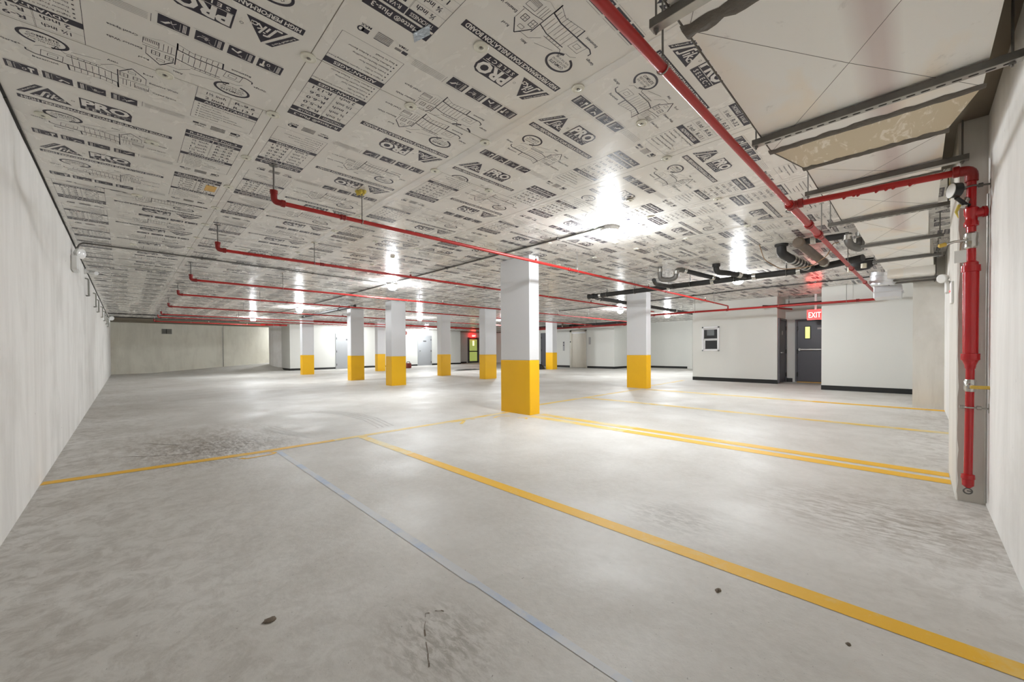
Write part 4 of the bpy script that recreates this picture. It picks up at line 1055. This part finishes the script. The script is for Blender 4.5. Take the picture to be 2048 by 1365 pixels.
def flange(x, l, r, w=.03, z=zd):
    """smeared mastic over a joint"""
    b = MB().use(M['mastic']); n = 26; vs = []
    for k in range(n + 1):
        y = l + .012 + (r - l - .024) * k / n; a = w * random.uniform(.6, 1.25); c = w * random.uniform(.6, 1.25)
        vs += [(x - a, y, z - .0012), (x - a * .5, y, z - .010), (x + c * .5, y, z - .010), (x + c, y, z - .0012)]
    b.add(vs, [(k * 4 + i, k * 4 + i + 1, k * 4 + 4 + i + 1, k * 4 + 4 + i) for k in range(n) for i in range(3)], True)
    return b.build('joint_mastic', None, D)
panel('section', .2, 1.66, .655, -.225, .655, -.225, 'duct'); panel('section', 1.66, 3.06, .655, -.225, .672, -.225, 'duct')
panel('transition', 3.06, 3.52, .672, -.225, .566, -.120, 'beige', cross=False)
panel('section', 3.52, 4.28, .562, -.118, .562, -.120, 'duct'); panel('section', 4.28, 5.25, .535, -.124, .535, -.128, 'duct')
panel('section', 5.25, 6.62, .462, -.075, .440, -.09, 'duct'); panel('section', 6.62, 7.90, .432, -.105, .405, -.125, 'duct'); panel('section', 7.90, 9.62, .400, -.15, .352, -.20, 'duct')
panel('end_box', 8.95, 9.60, .34, -.2, .34, -.2, 'duct', z=2.24, drop=.002, cross=False, top=zd)
flange(1.66, .66, -.23, .05); flange(3.06, .672, -.225, .035); flange(3.52, .566, -.12, .035); flange(4.28, .55, -.12, .02); flange(5.25, .50, -.10, .03); flange(6.62, .44, -.09, .02); flange(7.9, .405, -.13, .02)
b = MB().use(M['mastic'])
for x0, x1, l0, l1 in ((.2, 3.06, .655, .672), (3.06, 3.52, .672, .566), (3.52, 4.28, .562, .562), (4.28, 5.25, .535, .535)):
    b.tube([(x0, l0 + .001, zd + .001), (x1, l1 + .001, zd + .001)], .0045, 6)
b.build('edge_seam', None, D)
c = MB().use(M['shiny']).lathe((9.35, .40, 2.32), (.1, .15, -1), [(-.06, .17), (0, .17), (.004, .178), (.02, .178), (.024, .17), (.09, .17), (.094, .178), (.11, .178), (.114, .165), (.15, .165)], 28); c.build('round_collar', None, D)
b = MB().use(M['shiny']).box(9.72, 10.2, .18, .55, 1.98, 2.20, bev=.01).box(9.70, 10.22, .16, .57, 2.08, 2.095, bev=.004); b.build('take_off_box', None, D)

def trapeze(x, y0, y1, z, label, slots=False, rods=True):
    r = thing('trapeze_hanger', label, 'duct hanger', (x, y0, z), 'trapeze hangers under the duct')
    w = .021; t = .0028; hgt = .034
    b = MB().use(M['zinc_dark'])
    b.use(M['zinc']).box(x - w, x + w, y1, y0, z - t, z, bev=.0008).use(M['zinc_dark']); b.box(x - w, x - w + t, y1, y0, z, z + hgt); b.box(x + w - t, x + w, y1, y0, z, z + hgt)  # paler steel underneath, darker sides: lit and shaded faces put into the colour
    b.box(x - w + t, x - w + .009, y1, y0, z + hgt - t, z + hgt); b.box(x + w - .009, x + w - t, y1, y0, z + hgt - t, z + hgt)
    if slots:
        b.use(M['gap']); y = y1 + .04
        while y < y0 - .05:
            pts = [(x + .0075 * math.cos(a), y + (.009 if math.sin(a) >= 0 else -.009) + .0075 * math.sin(a)) for a in np.linspace(0, 2 * PI, 16, endpoint=False)]
            b.add([(px, py, z - t - .0004) for px, py in pts], [tuple(range(16))]); y += .0508
    b.build('strut', None, r)
    if rods:
        for y in (y0 - .018, max(y1 + .03, -.30)):
            q = MB().use(M['rod']).tube([(x, y, z - .022), (x, y, ZC)], .0048, 6); q.lathe((x, y, z - .003), (0, 0, -1), [(0, .011), (.009, .011), (.0095, .005)], 6); q.build('rod', None, r)
    return r
zs = zd - .046
trapeze(1.50, .735, -.30, zs, 'dark trapeze hanger strut cut off by the top edge of the photo')
trapeze(2.80, .715, -.32, zs, 'big slotted trapeze strut under the widest part of the duct', True)
trapeze(4.02, .645, -.24, zs, 'trapeze strut just above the red cross pipe')
trapeze(5.18, .640, -.22, zs, 'slotted trapeze strut just past the red cross pipe', True)
trapeze(6.56, .485, -.21, zs, 'trapeze strut beside the silver trap')
trapeze(7.85, .455, -.23, zs, 'trapeze strut beside the dark ceiling opening')
trapeze(9.28, .405, -.245, 2.194, 'trapeze strut above the shiny round duct collar')
trapeze(9.66, .36, -.24, 2.20, 'farthest trapeze strut, against the far white pier')
tag(MB().use(M['foam']).box(5.0, 5.9, -.315, -.21, ZC - .05, ZC - .001, bev=.01).build('foam_strip', None, None, (5.4, -.24, ZC)), 'yellow strip of foam along the ceiling edge behind the duct', 'foam')

# ------------------------------------------------------------------ things on the walls
r = thing('emergency_light', 'white emergency light with round lamp head high on the left wall', 'emergency light', (-.5, 7.95, 2.3))
MB().use(M['white']).box(-.5, -.43, 7.78, 8.10, 2.17, 2.37, bev=.015).build('case', None, r)
b = MB().use(M['white']).lathe((-.44, 7.95, 2.42), (.7, -.5, -.1), [(-.03, .035), (0, .065), (.04, .07), (.045, .062)], 20); hd = b.build('lamp_head', None, r)
MB().use(M['lens_off']).lathe((-.4085, 7.9275, 2.4155), (.7, -.5, -.1), [(0, .06), (.008, .055), (.014, .03), (.016, .004)], 20).build('lens', None, hd)
r = thing('security_camera', 'white bullet security camera under the ceiling behind the left wall lamp', 'camera', (-.5, 10.2, 2.5))
MB().use(M['white']).lathe((-.5, 10.3, 2.52), (1, 0, 0), [(0, .05), (.02, .05), (.03, .02), (.06, .02)], 16).build('mount', None, r)
MB().use(M['white']).lathe((-.43, 10.35, 2.52), (.55, -.8, -.2), [(-.04, .03), (0, .036), (.14, .036), (.145, .033)], 18).build('body', None, r)
MB().use(M['black']).lathe((-.353, 10.238, 2.492), (.55, -.8, -.2), [(0, .031), (.004, .031)], 18).build('lens', None, r)
for i, (y, z, lb) in enumerate(((10.4, 2.26, 'nearest wire bracket on the left wall, after the camera'), (12.9, 2.27, 'second wire bracket along the left wall'), (14.2, 2.25, 'third wire bracket along the left wall, set a little lower'),
                            (16.6, 2.28, 'fourth wire bracket along the left wall'), (18.5, 2.29, 'fifth wire bracket along the left wall'), (20.3, 2.28, 'sixth wire bracket along the left wall'), (22.1, 2.28, 'last wire bracket on the left wall, near the far corner'))):
    b = MB().use(M['vent']).tube([(-.5, y, z + .15), (-.455, y, z + .14), (-.455, y, z - .14), (-.455, y + .2, z - .14), (-.5, y + .22, z - .14)], .012, 8, fillet=.03)
    b.tube([(-.455, y + .2, z - .14), (-.455, y + .2, z + .12)], .008, 6)
    tag(b.build('wall_bracket', None, None, (-.5, y, z)), lb, 'bracket', 'wire brackets along the left wall')
r = thing('emergency_light', 'small white lamp in the far left top corner', 'emergency light', (-.45, 22.9, 2.42))
MB().use(M['white']).box(-.5, -.42, 22.7, 23.0, 2.30, 2.48, bev=.02).build('case', None, r)
MB().use(M['white']).lathe((-.40, 22.8, 2.5), (.6, -.7, -.2), [(-.05, .04), (0, .09), (.05, .09), (.055, .07)], 16).build('lamp_head', None, r)
r = thing('wall_vent', 'grey louvred vent high on the far wall', 'vent', (1.55, 27.2, 2.2))
MB().use(M['vent']).box(1.36, 1.76, 27.17, 27.2, 2.07, 2.33, bev=.004).build('frame', None, r)
b = MB().use(M['zinc_dark'])
for k in range(7): b.add([(1.38, 27.166, 2.095 + .032 * k), (1.74, 27.166, 2.095 + .032 * k), (1.74, 27.155, 2.115 + .032 * k), (1.38, 27.155, 2.115 + .032 * k)], [(0, 1, 2, 3)])
b.build('louvres', None, r)
MB().use(M['gap']).box(1.53, 1.55, 27.15, 27.17, 2.08, 2.32).build('mullion', None, r)
r = thing('wall_lamp', 'white round lamp head on the side of the near pier', 'emergency light', (4.95, -.18, 1.62))
MB().use(M['white']).box(4.86, 4.98, -.195, -.165, 1.52, 1.62, bev=.008).build('case', None, r)
b = MB().use(M['white']).lathe((4.86, -.155, 1.64), (-.75, .6, -.2), [(-.03, .02), (0, .034), (.02, .036), (.024, .03)], 18); b.build('lamp_head', None, r)
r = thing('alarm_box', 'small white box with a red light on the near pier edge', 'alarm', (4.5, -.19, 1.48))
MB().use(M['white']).box(4.40, 4.56, -.195, -.178, 1.40, 1.56, bev=.004).build('case', None, r)
MB().use(M['led']).lathe((4.47, -.178, 1.49), (0, 1, 0), [(0, .008), (.004, .008), (.006, .003)], 10).build('led', None, r)
tag(MB().use(M['tank']).lathe((13.35, 23.80, 2.33), (0, -1, 0), [(0, .13), (.03, .13), (.05, .06), (.06, .01)], 18).build('wall_mounted_bell', None, None, (13.35, 23.8, 2.33)), 'faded red round alarm bell left of the right-hand grey door', 'bell')

# ------------------------------------------------------------------ things on the floor
def lump(name, x, y, sx, sy_, sz, m, label, cat, seed=0, group=None, z=None):
    rd = random.Random(seed); b = MB().use(m); n = 12; vs = []; z0 = fz(x, y) if z is None else z
    for i, (f, h) in enumerate(((1.0, 0), (.96, .35), (.75, .75), (.35, 1.0))):
        for k in range(n):
            a = 2 * PI * k / n; j = rd.uniform(.72, 1.15)
            vs.append((x + sx * f * j * math.cos(a), y + sy_ * f * j * math.sin(a), z0 + sz * h * rd.uniform(.75, 1.1)))
    b.add(vs, [(i * n + k, i * n + (k + 1) % n, (i + 1) * n + (k + 1) % n, (i + 1) * n + k) for i in range(3) for k in range(n)] + [tuple(range(3 * n, 4 * n)), tuple(range(n - 1, -1, -1))], True)
    return tag(b.build(name, None, None, (x, y, z0)), label, cat, group)
lump('bin_bag', 15.62, 13.92, .30, .36, .26, M['bag'], 'black bag slumped at the foot of the small far column', 'bag', 3)
lump('floor_cloth', 12.9, 16.4, .9, .35, .05, M['mop'], 'dark cloth lying on the floor left of the column beside the biggest one', 'cloth', 5)
r = thing('fuel_can', 'small dark red plastic can standing behind the column left of the right-hand grey door', 'can', (11.95, 21.0, fz(11.95, 21)))
z0 = fz(11.95, 21); MB().use(M['tank']).box(11.80, 12.10, 20.85, 21.10, z0, z0 + .30, bev=.04).build('body', None, r)
MB().use(M['black']).tube([(11.85, 20.98, z0 + .29), (11.85, 20.98, z0 + .37), (12.05, 20.98, z0 + .37), (12.05, 20.98, z0 + .29)], .018, 8, fillet=.03).build('handle', None, r)
MB().use(M['black']).box(11.45, 11.78, 20.9, 21.05, z0, z0 + .06, bev=.02).build('spout', None, r)
lump('mud_clod', .392, 1.764, .028, .02, .008, M['dirt'], 'small brown clod on the open floor at the lower left', 'debris', 8)
lump('mud_clod', 1.826, .597, .020, .012, .008, M['dirt'], 'small dark clod on the floor right of the long yellow divider line', 'debris', 9)
lump('mud_clod', 1.816, .164, .010, .008, .006, M['dirt'], 'tiny dark crumb on the floor at the lower right', 'debris', 10)

# ------------------------------------------------------------------ things stuck to the ceiling
def washer(x, y):
    r = thing('insulation_washer', 'round off-white plastic washer pinning the foil boards along a ceiling joint', 'washer', (x, y, ZC), 'plastic washers on the ceiling boards')
    MB().use(M['off_white']).lathe((x, y, ZC - .001), (0, 0, -1), [(0, .037), (.005, .039), (.008, .036), (.006, .026), (.009, .018), (.010, .013), (.004, .009)], 24).build('disc', None, r)
    MB().use(M['zinc_dark']).lathe((x, y, ZC - .004), (0, 0, -1), [(0, .0075), (.006, .007), (.008, .003)], 10).build('screw', None, r)
spots = [(.70, 2.218), (.70, 2.905), (.70, 3.69), (.175, 2.897), (1.30, 1.54), (1.91, 1.388), (1.907, 2.22), (1.295, 2.215), (1.895, 2.86), (2.508, 1.302), (3.11, 1.40), (-.36, 3.93), (.16, 3.90), (-.19, 1.95)]
for c in range(1, 6):
    for k in range(9):
        x = X0 + c * W_BOARD; y = 1.42 + .745 * k + .05 * (c % 2)
        if y > 4.2 or c > 3: spots.append((x, y))
for x, y in ((.1, 5.3), (1.3, 4.6), (2.5, 2.86), (2.5, 5.25), (3.7, 2.05), (3.7, 4.5), (1.3, 7.0), (.1, 7.7), (5.0, 3.0), (5.0, 5.3)): spots.append((x, y))
for x, y in spots:
    if y > -.1 and not (y < .7 and x > .2): washer(x, y)
tag(MB().use(M['kraft']).box(.548, .628, 4.54, 4.70, ZC - .0022, ZC - .0011).build('tape_patch', None, None, (.59, 4.62, ZC)), 'orange tape patch over the print on the left ceiling boards', 'tape')
tag(MB().use(M['silver']).add([(1.04, 1.60, ZC - .004), (1.075, 1.655, ZC - .002), (1.045, 1.75, ZC - .003), (1.01, 1.70, ZC - .006), (1.04, 1.60, ZC - .0013), (1.075, 1.655, ZC - .0013), (1.045, 1.75, ZC - .0013), (1.01, 1.70, ZC - .0013)], [(0, 1, 2, 3), (4, 5, 6, 7), (0, 4, 5, 1), (1, 5, 6, 2), (2, 6, 7, 3), (3, 7, 4, 0)]).build('tape_patch', None, None, (1.04, 1.68, ZC)), 'crumpled silver tape patch over the word thickness at the top of the photo', 'tape')
b = MB().use(M['foam'])
for k in range(9):
    a = random.uniform(0, 6.28); d = random.uniform(.01, .05); b.lathe((1.63 + d * math.cos(a), 3.70 + d * math.sin(a), ZC - .002), (random.uniform(-.4, .4), random.uniform(-.4, .4), -1), [(0, .018), (.012, .02), (.026 + .02 * random.random(), .008)], 8)
tag(b.build('foam_blob', None, None, (1.63, 3.70, ZC)), 'yellow foam blob around the first hanger rod', 'foam')

# ------------------------------------------------------------------ light
lens_strength = 630.0
M['lens'].node_tree.nodes['Principled BSDF'].inputs['Emission Strength'].default_value = lens_strength
w = bpy.data.worlds.new('world'); SC.world = w; w.use_nodes = True
bgn = w.node_tree.nodes['Background']; bgn.inputs['Color'].default_value = (.9, .92, 1, 1); bgn.inputs['Strength'].default_value = 0.0

# ------------------------------------------------------------------ camera
yaw, tilt, roll, f, hz = 0.7965303, -0.0113253, 0.0057951, 790.9514, 712.5895
Fv = Vector((math.cos(yaw), math.sin(yaw), 0)); Rv = Vector((math.sin(yaw), -math.cos(yaw), 0)); Zv = Vector((0, 0, 1))
F2 = Fv * math.cos(tilt) + Zv * math.sin(tilt); U2 = -Fv * math.sin(tilt) + Zv * math.cos(tilt)
R3 = Rv * math.cos(roll) - U2 * math.sin(roll); U3 = Rv * math.sin(roll) + U2 * math.cos(roll)
cd = bpy.data.cameras.new('camera'); cam = bpy.data.objects.new('camera', cd); COL.objects.link(cam)
Mx = Matrix((R3, U3, -F2)).transposed().to_4x4(); Mx.translation = Vector((0, 0, H)); cam.matrix_world = Mx
cd.sensor_fit = 'HORIZONTAL'; cd.sensor_width = 36.0; cd.lens = f / 2048 * 36.0
cd.shift_y = (hz - 682.5) / 2048; cd.clip_start = .02; cd.clip_end = 200
SC.camera = cam
for o in COL.objects:
    if '_o' in o: del o['_o']
SC.view_settings.view_transform = 'Standard'; SC.view_settings.look = 'None'; SC.view_settings.exposure = 0.0; SC.view_settings.gamma = 1.0
SC.view_settings.use_curve_mapping = False
cy = SC.cycles
cy.max_bounces = 8; cy.diffuse_bounces = 6; cy.glossy_bounces = 4; cy.use_adaptive_sampling = True; cy.adaptive_threshold = 0.02; cy.sample_clamp_indirect = 8.0; cy.use_denoising = True
cy.caustics_reflective = False
